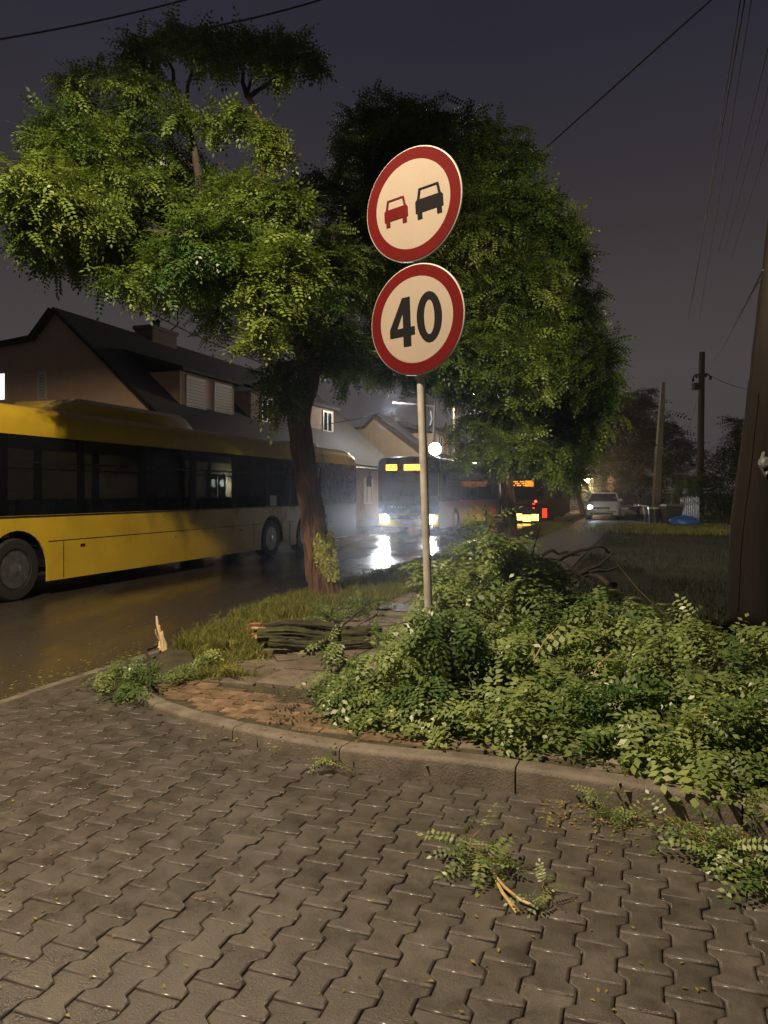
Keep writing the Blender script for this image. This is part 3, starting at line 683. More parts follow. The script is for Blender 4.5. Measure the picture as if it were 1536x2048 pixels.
def bus(name, label, s, t, L_, wheels, panes, upper, band, skirt, front=False, rear=False, pod=None, rearpanel=None, zt=2.98, W=2.5, group='city buses on the wet road', lane=1):
    """local frame: x = 0 near side (towards the camera's pavement) to -W far side, y from the front backwards, z up"""
    o = road_thing(name, label, 'bus', s, t, -.03, group)
    wb0, wb1, sk = 1.28, 2.50, .24
    # near and far skirts with wheel arches
    def arch_poly():
        P = [(0, wb0), (0, sk+.02)]
        for wy in wheels:
            P += [(wy-.60, sk)]+[(wy-.60*math.cos(a*math.pi/14), .46+.60*math.sin(a*math.pi/14)) for a in range(15)]+[(wy+.60, sk)]
        P += [(L_, sk+.02), (L_, wb0)]; return P
    poly = arch_poly()
    # split into panels at set places
    b = MB(); b.prism(poly, 0, -.03, 0); b.build('side_panel', skirt, o)
    b = MB(); b.prism(poly, 0, -W, -W+.03); b.build('side_panel', skirt, o)
    # seams, proud lines of black sealant
    b = MB()
    for y in [w_+d_ for w_ in wheels for d_ in (-.95, .95)]+[2.6, L_-2.2]:
        if 0.1 < y < L_-.1 and not any(abs(y-w_) < .62 for w_ in wheels): b.box(-.001, .0035, y-.006, y+.006, sk+.02, .86)
    ys = [0.05]+sorted([w_-.62 for w_ in wheels]+[w_+.62 for w_ in wheels])+[L_-.05]
    for k in range(0, len(ys)-1, 2):
        if ys[k+1] > ys[k]: b.box(-.001, .0035, ys[k], ys[k+1], .855, .868)
    b.build('panel_seam', M['black'], o)
    for k in range(int(L_/2.6)):
        b = MB(); b.box(.0005, .012, 1.4+2.6*k, 1.5+2.6*k, .74, .78); b.build('side_marker', M['signred'] if k % 2 else M['plateyel'], o)
    b = MB(); b.box(.0005, .014, .3, L_-.1, wb0-.022, wb0-.004); b.build('rubber_strip', M['black'], o)
    # wheel arch liners
    for wy in wheels:
        b = MB(); rings = []
        for a in range(15):
            an = a*math.pi/14; rings.append([(-.02, wy-.61*math.cos(an), .46+.61*math.sin(an)), (-.5, wy-.61*math.cos(an), .46+.61*math.sin(an))])
        b.loft(rings, False, False); b.build('wheel_arch', M['black'], o)
        tyre(o, -.17, wy, .475, .29, 1); tyre(o, -W+.17, wy, .475, .29, -1)
    # window band: solid bits and pillars, each pane its own part
    edges = []
    for (y0, y1) in panes: edges.append((y0, y1))
    solids = []; c = 0.0
    for (y0, y1) in edges:
        if y0 > c: solids.append((c, y0))
        c = y1
    solids.append((c, L_))
    for side in (0, 1):
        x0, x1 = ((-.028, -.004) if side == 0 else (-W+.004, -W+.028))
        for (a, c_) in solids:
            b = MB(); b.box(x0, x1, a, c_, wb0+.001, wb1); b.build('pillar' if c_-a < .6 else 'band_panel', band if c_-a > .6 and side == 0 else M['pillar'], o)
        for (y0, y1) in edges:
            b = MB(); b.box(x0+.004, x1-.004, y0, y1, wb0+.002, wb1-.002); g = b.build('window_pane', M['busglass'], o)
            b = MB(); b.box(x0+.002, x1-.001, y0, y1, 2.08, 2.11); b.build('sash_bar', M['black'], g)
    # roof shell, lofted so that the back tapers
    def ring(y, dz, ins=0.0):
        pts = [(0, wb1), (0, zt-.26), (-.035, zt-.13), (-.13, zt-.04), (-.32, zt), (-W/2, zt+.025), (-W+.32, zt), (-W+.13, zt-.04), (-W+.035, zt-.13), (-W, zt-.26), (-W, wb1)]
        return [(x if abs(x+W/2) < 1e-6 else x+(ins if x < -W/2 else -ins), y, (z if z <= wb1 else wb1+(z-wb1)*dz)) for x, z in pts]
    b = MB(); b.loft([ring(.0, .93, .0), ring(.12, 1), ring(L_-.7, 1), ring(L_-.35, .93), ring(L_-.12, .72), ring(L_, .35)], True, True); b.build('roof', upper, o, smooth=True)
    # floor, ends
    b = MB(); b.box(-W+.04, -.04, .05, L_-.05, .34, .38); b.build('floor', M['dark'], o)
    b = MB(); b.box(-W+.03, -.03, L_-.05, L_, sk+.1, wb1); b.build('rear_wall', rearpanel or band, o)
    if rearpanel is not None:
        b = MB(); b.box(0, .004, L_-3.6, L_-.01, sk+.03, wb0-.02); b.build('engine_side_panel', rearpanel, o)
        for k in range(5):
            b = MB(); b.box(.004, .018, L_-3.0, L_-2.4, .62+k*.075, .66+k*.075); b.build('grille_slat', M['black'], o)
        b = MB(); b.box(.002, .006, L_-3.05, L_-2.35, .58, 1.02); b.build('grille_frame', M['dark'], o)
        b = MB(); b.box(.004, .008, L_-2.1, L_-.5, .40, 1.16); b.build('service_hatch', rearpanel, o, bevel=.003)
    # interior: seats, grab poles, ceiling lining
    for k in range(int((L_-3)/.85)):
        y = 2.3+k*.85
        for x in (-.5, -1.95):
            b = MB(); b.box(x-.38, x+.38, y, y+.4, .78, .86); b.box(x-.38, x+.38, y+.38, y+.46, .80, 1.5); b.build('seat', M['navy'], o, bevel=.03)
    for k in range(int(L_/2.0)):
        b = MB(); b.tube([(-.95, 1.4+2.0*k, .38), (-.95, 1.4+2.0*k, 2.45)], .018, 6); b.build('grab_pole', M['yellow'] if k % 2 else M['steel'], o)
    b = MB(); b.box(-W+.1, -.1, .1, L_-.3, 2.46, 2.495); b.build('ceiling_lining', M['greybody'], o)
    if pod:
        for (y0, y1, hh) in pod:
            b = MB(); rr = []
            for y, f, i_ in ((y0, .25, .22), (y0+.5, 1, 0.0), (y1-.6, 1, 0.0), (y1, .2, .2)):
                rr.append([(-.34-i_, y, zt-.02), (-.40-i_, y, zt+hh*.7*f), (-.55-i_, y, zt+hh*f), (-W+.55+i_, y, zt+hh*f), (-W+.40+i_, y, zt+hh*.7*f), (-W+.34+i_, y, zt-.02)])
            b.loft(rr); b.build('roof_pod', upper, o, smooth=True)
    if front:
        # windscreen, fascia, bumper, display, lamps, mirrors, wipers
        b = MB(); b.box(-W+.06, -.06, -.03, .0, 1.12, 2.42); b.build('windscreen', M['busglass'], o, bevel=.02)
        b = MB(); b.box(-W+.03, -.03, -.02, .03, 2.40, 2.80); b.build('display_housing', M['black'], o, bevel=.02)
        b = MB(); b.box(-W+.02, -.02, -.03, .05, .80, 1.13); b.build('front_fascia', M['navy'], o, bevel=.03)
        b = MB(); b.box(-W+.02, -.02, -.06, .05, .30, .80); b.build('front_bumper', M['yellow'], o, bevel=.05)
        b = MB(); b.box(-W+.35, -.35, -.08, -.05, .58, .76); b.build('grille', M['black'], o)
        b = MB(); b.box(-W/2-.26, -W/2+.26, -.10, -.08, .40, .52); b.build('number_plate', M['white'], o)
        b = MB(); b.lathe([(-.075, .06), (-.05, .06)], 16, 1, (-W/2, 0, .92)); b.build('emblem', M['steel'], o)
        for k in range(5):
            b = MB(); b.box(-W+.55+k*.13, -W+.62+k*.13, -.036, -.030, 1.03, 1.09); b.build('fascia_letter_mark', M['steel'], o)
        for (x0, x1) in ((-2.16, -1.72), (-1.42, -.52)):
            b = MB(); b.box(x0, x1, -.034, -.022, 2.50, 2.72); b.build('destination_display', M['amber'], o)
        for x in (-W+.30, -.30):
            b = MB(); b.lathe([(-.10, .17), (-.06, .18), (-.02, .18)], 20, 1, (x, 0, .60)); h_ = b.build('headlight', M['steel'], o)
            b = MB(); b.lathe([(-.112, .16), (-.104, .17)], 20, 1, (x, 0, .60)); b.build('lens', M['head'], h_)
        for x, a in ((-W-.02, -1), (.02, 1)):
            b = MB(); b.tube([(x, .02, 2.5), (x+a*.22, -.22, 2.52), (x+a*.26, -.28, 2.3)], .02, 6); m_ = b.build('mirror', M['black'], o)
            b = MB(); b.box(x+a*.26-.1, x+a*.26+.1, -.33, -.25, 1.85, 2.3); b.build('mirror_head', M['black'], m_, bevel=.03)
        for x in (-1.9, -.9):
            b = MB(); b.tube([(x, -.05, 1.12), (x+.45, -.06, 1.75)], .012, 5); b.build('wiper', M['black'], o)
        b = MB(); b.box(-W+.5, -W+1.1, .9, 1.5, .38, 1.5); b.build('driver_seat', M['dark'], o, bevel=.05)
    else:
        b = MB(); b.box(-W+.03, -.03, 0, .05, sk+.1, 1.12); b.build('front_wall', skirt, o)
    if rear:
        b = MB(); b.box(-W+.25, -.25, L_+.001, L_+.02, 1.45, 2.3); b.build('rear_window', M['navy'], o)
        b = MB(); b.box(-W+.04, -.04, L_+.001, L_+.05, .42, .90); b.build('rear_bumper', M['signred'], o, bevel=.02)
        b = MB()
        for r_ in range(3):
            for c_ in range(9):
                if (r_*3+c_*5) % 7 not in (2,): b.box(-1.75+c_*.11, -1.68+c_*.11, L_+.022, L_+.03, 2.30+r_*.09, 2.36+r_*.09)
        b.build('route_display', M['led'], o)
    return o

# near bus: three axles, heading out of the picture to the left
pan = [(0.9, 2.3), (2.5, 3.95), (4.1, 5.55), (5.75, 7.2), (7.4, 8.85), (9.05, 10.45), (10.65, 11.75), (11.9, 13.2)]
b1 = bus('city_bus', 'near yellow bus with black window band, tree shadows across its side', 6.1, -8.85, 16.6, (2.67, 10.8, 12.75), pan, M['yellow'], M['navy'], M['yellow'],
    pod=((4.1, 8.2, .30), (13.2, 15.0, .16)), rearpanel=M['enginegrey'], W=2.5)
b = MB(); b.box(.001, .006, 10.66, 11.0, 1.30, 1.56); b.build('notice_sticker', M['plateyel'], b1)
pan2 = [(0.5, 1.6), (1.75, 3.3), (3.45, 5.0), (5.15, 6.7), (6.85, 8.4), (8.55, 10.1), (10.25, 11.8)]
b2 = bus('city_bus', 'oncoming bus with blazing headlights and amber destination display', 27.9, -7.45, 13.4, (2.7, 8.6), pan2, M['black'], M['navy'], M['darkskirt'], front=True, pod=((4, 8, .14), (9, 12, .14)), zt=3.02)
for x, pw_, nn in ((-2.2, 1000, 1.2), (-.3, 250, 4.0)):
    p = b2.matrix_basis @ Vector((x, -.2, .60))
    lamp('headlight_beam', 'SPOT', p, pw_, HEADW, aim=p-U*14+N*nn+Vector((0, 0, -.5)), size=.12, spot=50, blend=.9)
for x in (-2.2, -.3):
    p = b2.matrix_basis @ Vector((x, -.25, .60)); lamp('headlight_beam', 'SPOT', p, 1500, HEADW, aim=(.2, 0, 1.0), size=.14, spot=17, blend=1.0)
# third bus: stopped in the other lane, seen from behind; front further along the road
b3 = bus('city_bus', 'dark bus seen from behind with red tail light and amber route number', 40+12, -4.8, 12, (9.2, 3.3), [(1+1.5*k, 2.4+1.5*k) for k in range(6)], M['black'], M['black'], M['signred'], W=2.5, zt=3.02)
b3.location = RT(40+12, -4.8-2.5, -.03); b3.rotation_euler = (0, 0, -TH+math.pi)
def b3box(name, x0, x1, z0, z1, m_, d0=.002, d1=.03, parent=None):
    b = MB(); b.box(x0, x1, 12+d0, 12+d1, z0, z1); return b.build(name, m_, parent or b3)
b3box('rear_window', -2.25, -.25, 1.25, 2.3, M['glass'])
b3box('rear_bumper', -2.46, -.04, .82, 1.02, M['signred'], .002, .06)
for x0, x1, z0 in ((-2.0, -1.64, .14), (-1.60, -1.18, .10), (-1.14, -.78, .16)): b3box('road_glow_panel', x0, x1, z0, z0+.34, M['roadglow'], .002, .035)  # added glowing panels, standing for the amber reflection in the wet road
for x0, x1 in ((-.44, -.06), (-2.44, -2.2)):
    b3box('tail_strip', x0, x1, .30, .80, M['taildim'])
b = MB(); b.lathe([(12.003, .12), (12.05, .11)], 16, 1, (-1.75, 0, .92)); b.build('tail_light', M['tail'], b3)
b = MB(); b.lathe([(12.003, .06), (12.05, .05)], 16, 1, (-1.85, 0, 1.16)); b.build('brake_light', M['tail'], b3)
b = MB()
for c_ in range(14):
    for r_ in range(3):
        if (c_*5+r_*3) % 4 != 1: b.box(-1.6+c_*.085, -1.54+c_*.085, 12.004, 12.02, 1.97+r_*.10, 2.04+r_*.10)
b.build('route_display', M['led'], b3)
b3box('display_lamp', -1.75, -1.30, 1.94, 2.26, M['amber'], .003, .018)

# ------------------------------------------------------------------ white car and dark car behind it
def car(label, s, t, paint, face=1, lights=False, group='cars parked on the verge'):
    o = road_thing('parked_car', label, 'car', s, t, .14 if t > -4.6 else -.03, group)
    W2 = .88
    # stations along y (0 front): (y, hood/upper z, half width)
    st = [(0.0, .58, .70), (.08, .70, .80), (.35, .80, .86), (1.05, .93, W2), (1.25, .98, W2), (3.3, 1.0, W2), (3.9, .98, .86), (4.15, .85, .80), (4.2, .6, .72)]
    rings = []
    for y, z, w in st:
        zb = .24 if 0.05 < y < 4.1 else .34
        rings.append([(-w, y, zb), (w, y, zb), (w+.01, y, zb+.14), (w+.01, y, z-.16), (w-.06, y, z-.03), (w-.22, y, z), (-w+.22, y, z), (-w+.06, y, z-.03), (-w-.01, y, z-.16), (-w-.01, y, zb+.14)])
    b = MB(); b.loft(rings); b.build('body', paint, o, smooth=True)
    g = [(1.15, .95, .80, .02), (1.85, 1.40, .64, 1), (2.3, 1.46, .62, 1), (3.3, 1.44, .60, 1), (4.0, .97, .70, .02)]
    rings = [[(-.80, 1.15, .93), (.80, 1.15, .93), (.80, 1.15, .94), (-.80, 1.15, .94)], [(-.78, 1.9, .95), (.78, 1.9, .95), (.64, 1.9, 1.40), (-.64, 1.9, 1.40)], [(-.78, 3.2, .97), (.78, 3.2, .97), (.62, 3.2, 1.42), (-.62, 3.2, 1.42)], [(-.76, 4.0, .95), (.76, 4.0, .95), (.72, 4.0, .97), (-.72, 4.0, .97)]]
    b = MB(); b.loft(rings); b.build('glasshouse', M['black'], o)
    b = MB(); b.box(-.66, .66, 1.88, 3.3, 1.40, 1.46); b.build('roof', paint, o, bevel=.03)
    b = MB(); b.add([(-.73, 1.22, .975), (.73, 1.22, .975), (.60, 1.84, 1.375), (-.60, 1.84, 1.375)], [(0, 1, 2, 3)]); b.build('windscreen', M['busglass'], o)
    for x in (-1, 1):
        b = MB(); b.tube([(x*.82, 1.2, .96), (x*.66, 1.88, 1.41), (x*.64, 3.25, 1.44), (x*.75, 3.95, .98)], .03, 5); b.build('roof_pillar', paint, o)
        b = MB(); b.box(x*.93-.09, x*.93+.09, 1.35, 1.47, .98, 1.12); b.build('mirror', paint, o, bevel=.03)
        b = MB(); b.lathe([(-.035, .085), (-.01, .12), (.02, .13)], 14, 1, (x*.62, .04, .66)); b.build('headlight', M['coolglow'] if lights and x == -1 else M['signback'], o)
        for y in (.82, 3.35):
            w_ = bpy.data.objects.new('wheel', None); COL.objects.link(w_); w_.parent = o; w_.location = (x*.80, y, .31)
            b = MB(); b.lathe([(-.1, .19), (-.1, .30), (-.07, .31), (.07, .31), (.1, .30), (.1, .19)], 20, 0); b.build('tyre', M['rubber'], w_)
            b = MB(); b.lathe([(x*.08, .19), (x*.06, .05), (x*.08, .01)], 16, 0); b.build('rim', M['rim'], w_)
    b = MB(); b.box(-.42, .42, -.03, .02, .56, .68); b.build('grille', M['black'], o)
    b = MB(); b.box(-.26, .26, -.05, -.03, .42, .52); b.build('number_plate', M['white'], o)
    b = MB(); b.box(-.6, .6, -.02, .03, .28, .38); b.build('lower_grille', M['black'], o)
    return o
car('white parked car facing the camera beside the far speed sign', 42.0, -2.2, M['carwhite'], lights=True)
for x in (-.62, .62):
    q = RT(42.0-.12, -2.2+x, .80); lamp('car_headlight_beam', 'SPOT', q, 300, HEADW, aim=q-U*6+N*(4.2+x)+Vector((0, 0, .1)), size=.08, spot=64, blend=.8)
car('dark parked car just behind the white one', 48.5, -1.2, M['black'])

# ------------------------------------------------------------------ road signs
def disc_mb(r, y0, y1, n=64, cx=0, cz=0):
    b = MB(); b.lathe([(y0, r), (y1, r)], n, 1, (cx, 0, cz)); return b
def ring_mb(r0, r1, y0, y1, n=72, cx=0, cz=0, sx=1, sz=1, sx0=None, sz0=None):
    sx0 = sx if sx0 is None else sx0; sz0 = sz if sz0 is None else sz0
    b = MB(); rings = []
    for k in range(n):
        c, s = math.cos(2*math.pi*k/n), math.sin(2*math.pi*k/n)
        rings.append([(cx+c*r0*sx0, y0, cz+s*r0*sz0), (cx+c*r1*sx, y0, cz+s*r1*sz), (cx+c*r1*sx, y1, cz+s*r1*sz), (cx+c*r0*sx0, y1, cz+s*r0*sz0)])
    rings.append(rings[0]); b.loft(rings, False); return b
def car_symbol(parent, m, cx, cz, sc_):
    b = MB(); f = lambda P: [(cx+x*sc_, cz+z*sc_) for x, z in P]
    # body block, cabin frame as four bars, two wheels
    b.prism(f([(-.5, -.30), (.5, -.30), (.5, .06), (.44, .12), (-.44, .12), (-.5, .06)]), 1, -.0062, -.0042)
    b.prism(f([(-.43, .122), (-.345, .122), (-.29, .40), (-.36, .46)]), 1, -.0062, -.0042)
    b.prism(f([(.345, .122), (.43, .122), (.36, .46), (.29, .40)]), 1, -.0062, -.0042)
    b.prism(f([(-.358, .462), (-.288, .402), (.288, .402), (.358, .462)]), 1, -.0062, -.0042)
    b.prism(f([(-.44, -.50), (-.27, -.50), (-.27, -.302), (-.44, -.302)]), 1, -.0062, -.0042)
    b.prism(f([(.27, -.50), (.44, -.50), (.44, -.302), (.27, -.302)]), 1, -.0062, -.0042)
    return b.build('car_symbol', m, parent)
def forty(parent, m, h, y0=-.0062, y1=-.0042, cx=0):
    w = h*.56; b = MB(); x0 = cx-h*.62; s = h
    P = lambda L_: [(x0+a*s, -.5*s+c*s) for a, c in L_]
    # 4: stem, bar, diagonal (butted)
    b.prism(P([(.315, 0), (.495, 0), (.495, .985), (.315, .985)]), 1, y0, y1)
    b.prism(P([(-.01, .215), (.314, .215), (.314, .375), (-.01, .375)]), 1, y0, y1)
    b.prism(P([(.496, .215), (.59, .215), (.59, .375), (.496, .375)]), 1, y0, y1)
    b.prism(P([(-.01, .376), (.165, .376), (.314, .69), (.314, .985)]), 1, y0, y1)
    b.build('numeral_four', m, parent)
    z = ring_mb(1, 1, y0, y1, 56, cx+h*.32, 0, h*.29, h*.50, h*.125, h*.345); z.build('numeral_zero', m, parent)
def sign_face(parent, r, z, yaw, roll, dx=0, kind='40'):
    p = bpy.data.objects.new('sign_plate', None); COL.objects.link(p); p.parent = parent; p.location = (dx, 0, z); p.rotation_euler = (0, roll, yaw)
    b = MB(); b.lathe([(0, r*.985), (.004, r), (.020, r), (.024, r*.96)], 72, 1); b.build('backing_plate', M['signback'], p)
    disc_mb(r*.775, -.0022, -.0002).build('white_face', M['signwhite'], p)
    ring_mb(r*.777, r*.978, -.003, -.0002).build('red_border', M['signred'], p)
    if kind == '40': forty(p, M['signblack'], r*.90)
    elif kind == 'cars':
        car_symbol(p, M['signred'], -.345*r, -.03*r, .50*r); car_symbol(p, M['signblack'], .35*r, -.03*r, .56*r)
    else:
        b = MB(); b.box(-r*.5, r*.5, -.005, -.0024, -r*.11, r*.11); b.build('dark_bar', M['signblack'], p)
    b = MB(); b.box(-.10, .10, .024, .05, .10, .13); b.box(-.10, .10, .024, .05, -.13, -.10); b.build('bracket', M['steel'], p)
    return p
S0 = PD(843, 600, 5.3); base = Vector((.345, 5.33, .10))
sg = thing('road_sign', 'tall near pole carrying a no-overtaking disc above a 40 speed limit disc', 'road sign', base)
top = PD(826, 300, 5.33)
def onpole(z): f = (z-base.z)/(top.z-base.z); return base+(top-base)*f
b = MB(); b.tube([Vector((0, 0, -.15)), onpole(4.0)-base], .0295, 20); b.build('pole', M['steel'], sg, smooth=True)
for z, k, r in ((2.815, '40', .392), (3.625, 'cars', .402)):
    q = onpole(z)-base
    p = sign_face(sg, r, q.z, R(-36), R(-2.5) if k == '40' else R(-3.5), 0, k); p.location = q+Vector((-.022 if k == 'cars' else -.025, -.062, 0))
fs_ = thing('road_sign', 'small distant pair of round signs on a thin pole above the white car', 'road sign', RT(75, -3.1, .0), -TH)
b = MB(); b.tube([(0, .06, 0), (0, .06, 3.3)], .03, 8); b.build('pole', M['steel'], fs_)
for z, k in ((2.05, '40'), (2.78, 'bar')): sign_face(fs_, .35, z, 0, 0, 0, k)

# ------------------------------------------------------------------ trees
def bez(p0, p1, sag=0.0, n=7, wob=.0):
    p0, p1 = Vector(p0), Vector(p1); out = []
    for k in range(n):
        f = k/(n-1); q = p0.lerp(p1, f)+Vector((0, 0, sag*4*f*(1-f)))
        if 0 < k < n-1: q += Vector((rnd.gauss(0, wob), rnd.gauss(0, wob), rnd.gauss(0, wob)))
        out.append(q)
    return out
def px_clusters(lst, D0, dd, rg, sub_=6):
    """crown masses given by where they stand: (x, y, half width, half height, depth offset, density)"""
    out = []
    for c in lst:
        x, y, rx, ry = c[:4]; dz = c[4] if len(c) > 4 else rg.uniform(-dd, dd); den = c[5] if len(c) > 5 else 1
        D = D0+dz; p = PD(x, y, D)
        ex, ey, ez = rx*D/FPX, (rx+ry)/2*D/FPX*1.1, ry*D/FPX
        for _ in range(sub_):
            d = rg.normal(0, 1, 3); d /= np.linalg.norm(d); r = rg.uniform(.15, 1)**.5*.72; sf = rg.uniform(.30, .50)
            out.append(((p[0]+d[0]*ex*r, p[1]+d[1]*ey*r, p[2]+d[2]*ez*r), ex*sf, ey*sf, ez*sf, den*1.25))
    return out
def fissured_trunk(path, rads, name, m, parent, seed=0, n=56, amp=.17):
    """trunk with long twisting bark ridges as geometry"""
    pts = [Vector(p) for p in path]; L_ = [0]
    for a, b_ in zip(pts, pts[1:]): L_.append(L_[-1]+(b_-a).length)
    K = int(L_[-1]/.035); V = []
    for k in range(K+1):
        l = L_[-1]*k/K; i = 0
        while i < len(pts)-2 and l > L_[i+1]: i += 1
        f = (l-L_[i])/(L_[i+1]-L_[i]); p0 = pts[max(i-1, 0)]; p1 = pts[i]; p2 = pts[i+1]; p3 = pts[min(i+2, len(pts)-1)]
        q = .5*((2*p1)+(p2-p0)*f+(2*p0-5*p1+4*p2-p3)*f*f+(3*p1-p0-3*p2+p3)*f**3); r = rads[i]*(1-f)+rads[i+1]*f
        for j in range(n):
            a = 2*math.pi*j/n; u = Vector((math.cos(a)*2.6, math.sin(a)*2.6, l*.75+seed)); w = a+l*.35
            u = Vector((math.cos(w)*2.6, math.sin(w)*2.6, l*.75+seed))
            d = abs(mnoise.noise(u*1.5))*1.5+.5*mnoise.noise(Vector((math.cos(a)*6, math.sin(a)*6, l*3+seed)))
            rr = r*(1+amp*(d-.35)*1.6+.12*mnoise.noise(Vector((math.cos(a), math.sin(a), l*.8+seed))))
            V.append((q.x+math.cos(a)*rr, q.y+math.sin(a)*rr, q.z))
    F = [(k*n+j, k*n+(j+1) % n, (k+1)*n+(j+1) % n, (k+1)*n+j) for k in range(K) for j in range(n)]
    b = MB(); b.add(V, F); return b.build(name, m, parent, smooth=True)
def tree(label, base, trunk, rads, limbs, clusters, lm, size, per, droop, group=None, seed=1, cat='tree', name='acacia_tree', nl=7, twig=.45, tm=None, hero=True, tlo=0, thi=1):
    t = thing(name, label, cat, base, 0, group); B = Vector(base)
    if hero: fissured_trunk([Vector(p)-B for p in trunk], rads, 'trunk', tm or M['bark'], t, seed)
    else: b = MB(); b.tube([Vector(p)-B for p in trunk], rads, 8); b.build('trunk', tm or M['barkdark'], t, smooth=True)
    for path, r0, r1 in limbs:
        b = MB(); k = len(path); b.tube([Vector(p)-B for p in path], [r0+(r1-r0)*i/(k-1) for i in range(k)], 9, jit=.08); b.build('limb', tm or (M['bark'] if r0 > .12 else M['barkdark']), t, smooth=True)
    rg = np.random.default_rng(seed); cl = [(tuple(Vector(c[0])-B),)+tuple(c[1:]) for c in clusters]
    P, Fd, S, tw = sprays(cl, rg, size, per, droop, nl=nl, twig=twig)
    tn = np.array([mnoise.noise(Vector(q)) for q in P*(1.1 if hero else .5)]); V, F, T = place_leaves(P, Fd, S, rg, tint=np.clip(.45+1.1*tn+rg.uniform(-.28, .28, len(P)), 0, 1))
    cr_ = mesh_np('crown', V, F, lm, t, T, kind='stuff'); twigs_mesh(tw, .006*size/.22, 'twigs', tm or M['barkdark'], t)
    print('TREE', label[:30], len(P), 'leaves', len(F), 'quads')
    return t
rgc = np.random.default_rng(11)
def at(x, y, D): return PD(x, y, D)
# tree one: leaning trunk by the kerb, crown reaching over the road
b0 = PD(652, 1196, 10.7)
T1 = [at(655, 1206, 10.7), at(648, 1170, 10.7), at(638, 1110, 10.7), at(627, 1040, 10.7), at(613, 960, 10.65), at(602, 880, 10.6), at(600, 820, 10.6), at(612, 775, 10.6), at(618, 740, 10.6)]
c1 = px_clusters([(70, 370, 72, 72), (50, 440, 60, 60), (140, 290, 80, 60), (170, 400, 110, 95), (120, 500, 80, 50), (255, 330, 110, 90), (290, 450, 120, 100), (385, 380, 95, 70), (400, 500, 110, 95),
    (505, 430, 90, 75), (340, 560, 80, 50), (440, 590, 90, 60), (230, 510, 80, 60), (540, 540, 90, 90), (530, 660, 42, 60), (555, 740, 45, 55), (620, 600, 90, 90), (660, 700, 70, 60), (590, 420, 60, 60, 0, .8), (680, 520, 70, 80, 1),
    (290, 560, 50, 40), (240, 565, 40, 30), (560, 800, 24, 40, .2, .8), (90, 300, 60, 50),
    (180, 235, 65, 36), (140, 165, 36, 20, 0, .6), (230, 160, 50, 30, 0, .7), (300, 110, 55, 32, 0, 1), (370, 78, 46, 28, 0, 1.2), (430, 100, 44, 30, 0, 1.2), (500, 92, 50, 32, 0, 1.2), (565, 88, 40, 28, 0, 1.2), (606, 118, 28, 18, 0, 1), (550, 140, 36, 18, 0, .9), (280, 190, 55, 34, 0, .8),
    (420, 240, 45, 28, 0, .6), (350, 240, 40, 30, 0, .7), (480, 230, 22, 12, 0, .4), (530, 265, 26, 14, 0, .5), (552, 300, 18, 14, 0, .5), (455, 365, 45, 26, 0, .6)], 9.5, 1.6, rgc, 8)
lim = [(bez(at(618, 745, 10.6), at(566, 600, 10.2), 0, 6, .03)+bez(at(566, 600, 10.2), at(530, 440, 10), 0, 5, .03)[1:]+bez(at(530, 440, 10), at(533, 320, 10), 0, 5, .03)[1:]+bez(at(533, 320, 10), at(495, 190, 10), 0, 5, .03)[1:], .15, .035),
    (bez(at(495, 195, 10), at(470, 90, 10), 0, 5, .03), .035, .012), (bez(at(497, 195, 10), at(590, 130, 10), 0, 5, .03), .035, .012), (bez(at(494, 190, 10), at(520, 100, 10), 0, 4, .02), .025, .01),
    (bez(at(566, 600, 10.2), at(400, 400, 9.9), 0, 6, .04)+bez(at(400, 400, 9.9), at(372, 220, 9.9), 0, 5, .03)[1:]+bez(at(372, 220, 9.9), at(330, 110, 9.9), 0, 4, .03)[1:], .10, .015),
    (bez(at(372, 215, 9.9), at(400, 100, 9.9), 0, 4, .03), .028, .01), (bez(at(560, 580, 10.2), at(260, 430, 9.8), .1, 8, .05), .09, .02), (bez(at(330, 470, 9.8), at(100, 380, 9.8), .1, 6, .05), .04, .012),
    (bez(at(612, 770, 10.6), at(700, 600, 11.2), 0, 6, .04), .10, .03), (bez(at(618, 745, 10.6), at(640, 560, 10.3), 0, 5, .03), .08, .02), (bez(at(405, 350, 10), at(200, 200, 10), .1, 6, .04), .03, .01)]
t1 = tree('leaning acacia with shredding red-brown bark at the kerb left of the sign', b0, T1, [.31, .225, .18, .165, .158, .152, .155, .165, .14], lim, c1, M['leaf'], .27, 260, .22, 'street trees in the verge', 5)
# root flare and torn bark strips
for k in range(16):
    a = rnd.uniform(0, 2*math.pi); z0 = rnd.uniform(.0, 1.7); p0 = Vector((math.cos(a)*.2, math.sin(a)*.2, z0)); f = z0/2.6
    cx = (at(645, 1196, 10.7)-b0).lerp(at(612, 930, 10.7)-b0, min(1, f)); cx.z = 0
    b = MB(); b.tube([p0+cx, p0+cx+Vector((rnd.gauss(0, .015), rnd.gauss(0, .015), .25)), p0+cx+Vector((rnd.gauss(0, .03), rnd.gauss(0, .03), .55))], [.022, .028, .008], 6, jit=.25); b.build('bark_strip', M['bark'], t1, smooth=True)
rg = np.random.default_rng(21); n = 3600
pz = rg.uniform(.28, .95, n); ang = rg.uniform(-2.2, -.35, n)
cxv = np.array([[*(at(653-14*z, 1196-z*104, 10.7)-b0)] for z in pz]); rr = .215+rg.normal(0, .006, n)
keep = np.array([mnoise.noise(Vector((a_*1.7, z_*3.2, 4.4)))+.55-2.2*abs(z_-.6)**1.6-.35*abs(a_+1.1) > rg.uniform(-.1, .3) for a_, z_ in zip(ang, pz)])
P = np.stack([cxv[:, 0]+rr*np.cos(ang), cxv[:, 1]+rr*np.sin(ang), pz], 1)[keep]; m_ = len(P)
d1 = rg.normal(0, 1, (m_, 3))*.014; d2 = rg.normal(0, 1, (m_, 3))*.014; d1[:, 2] -= .022
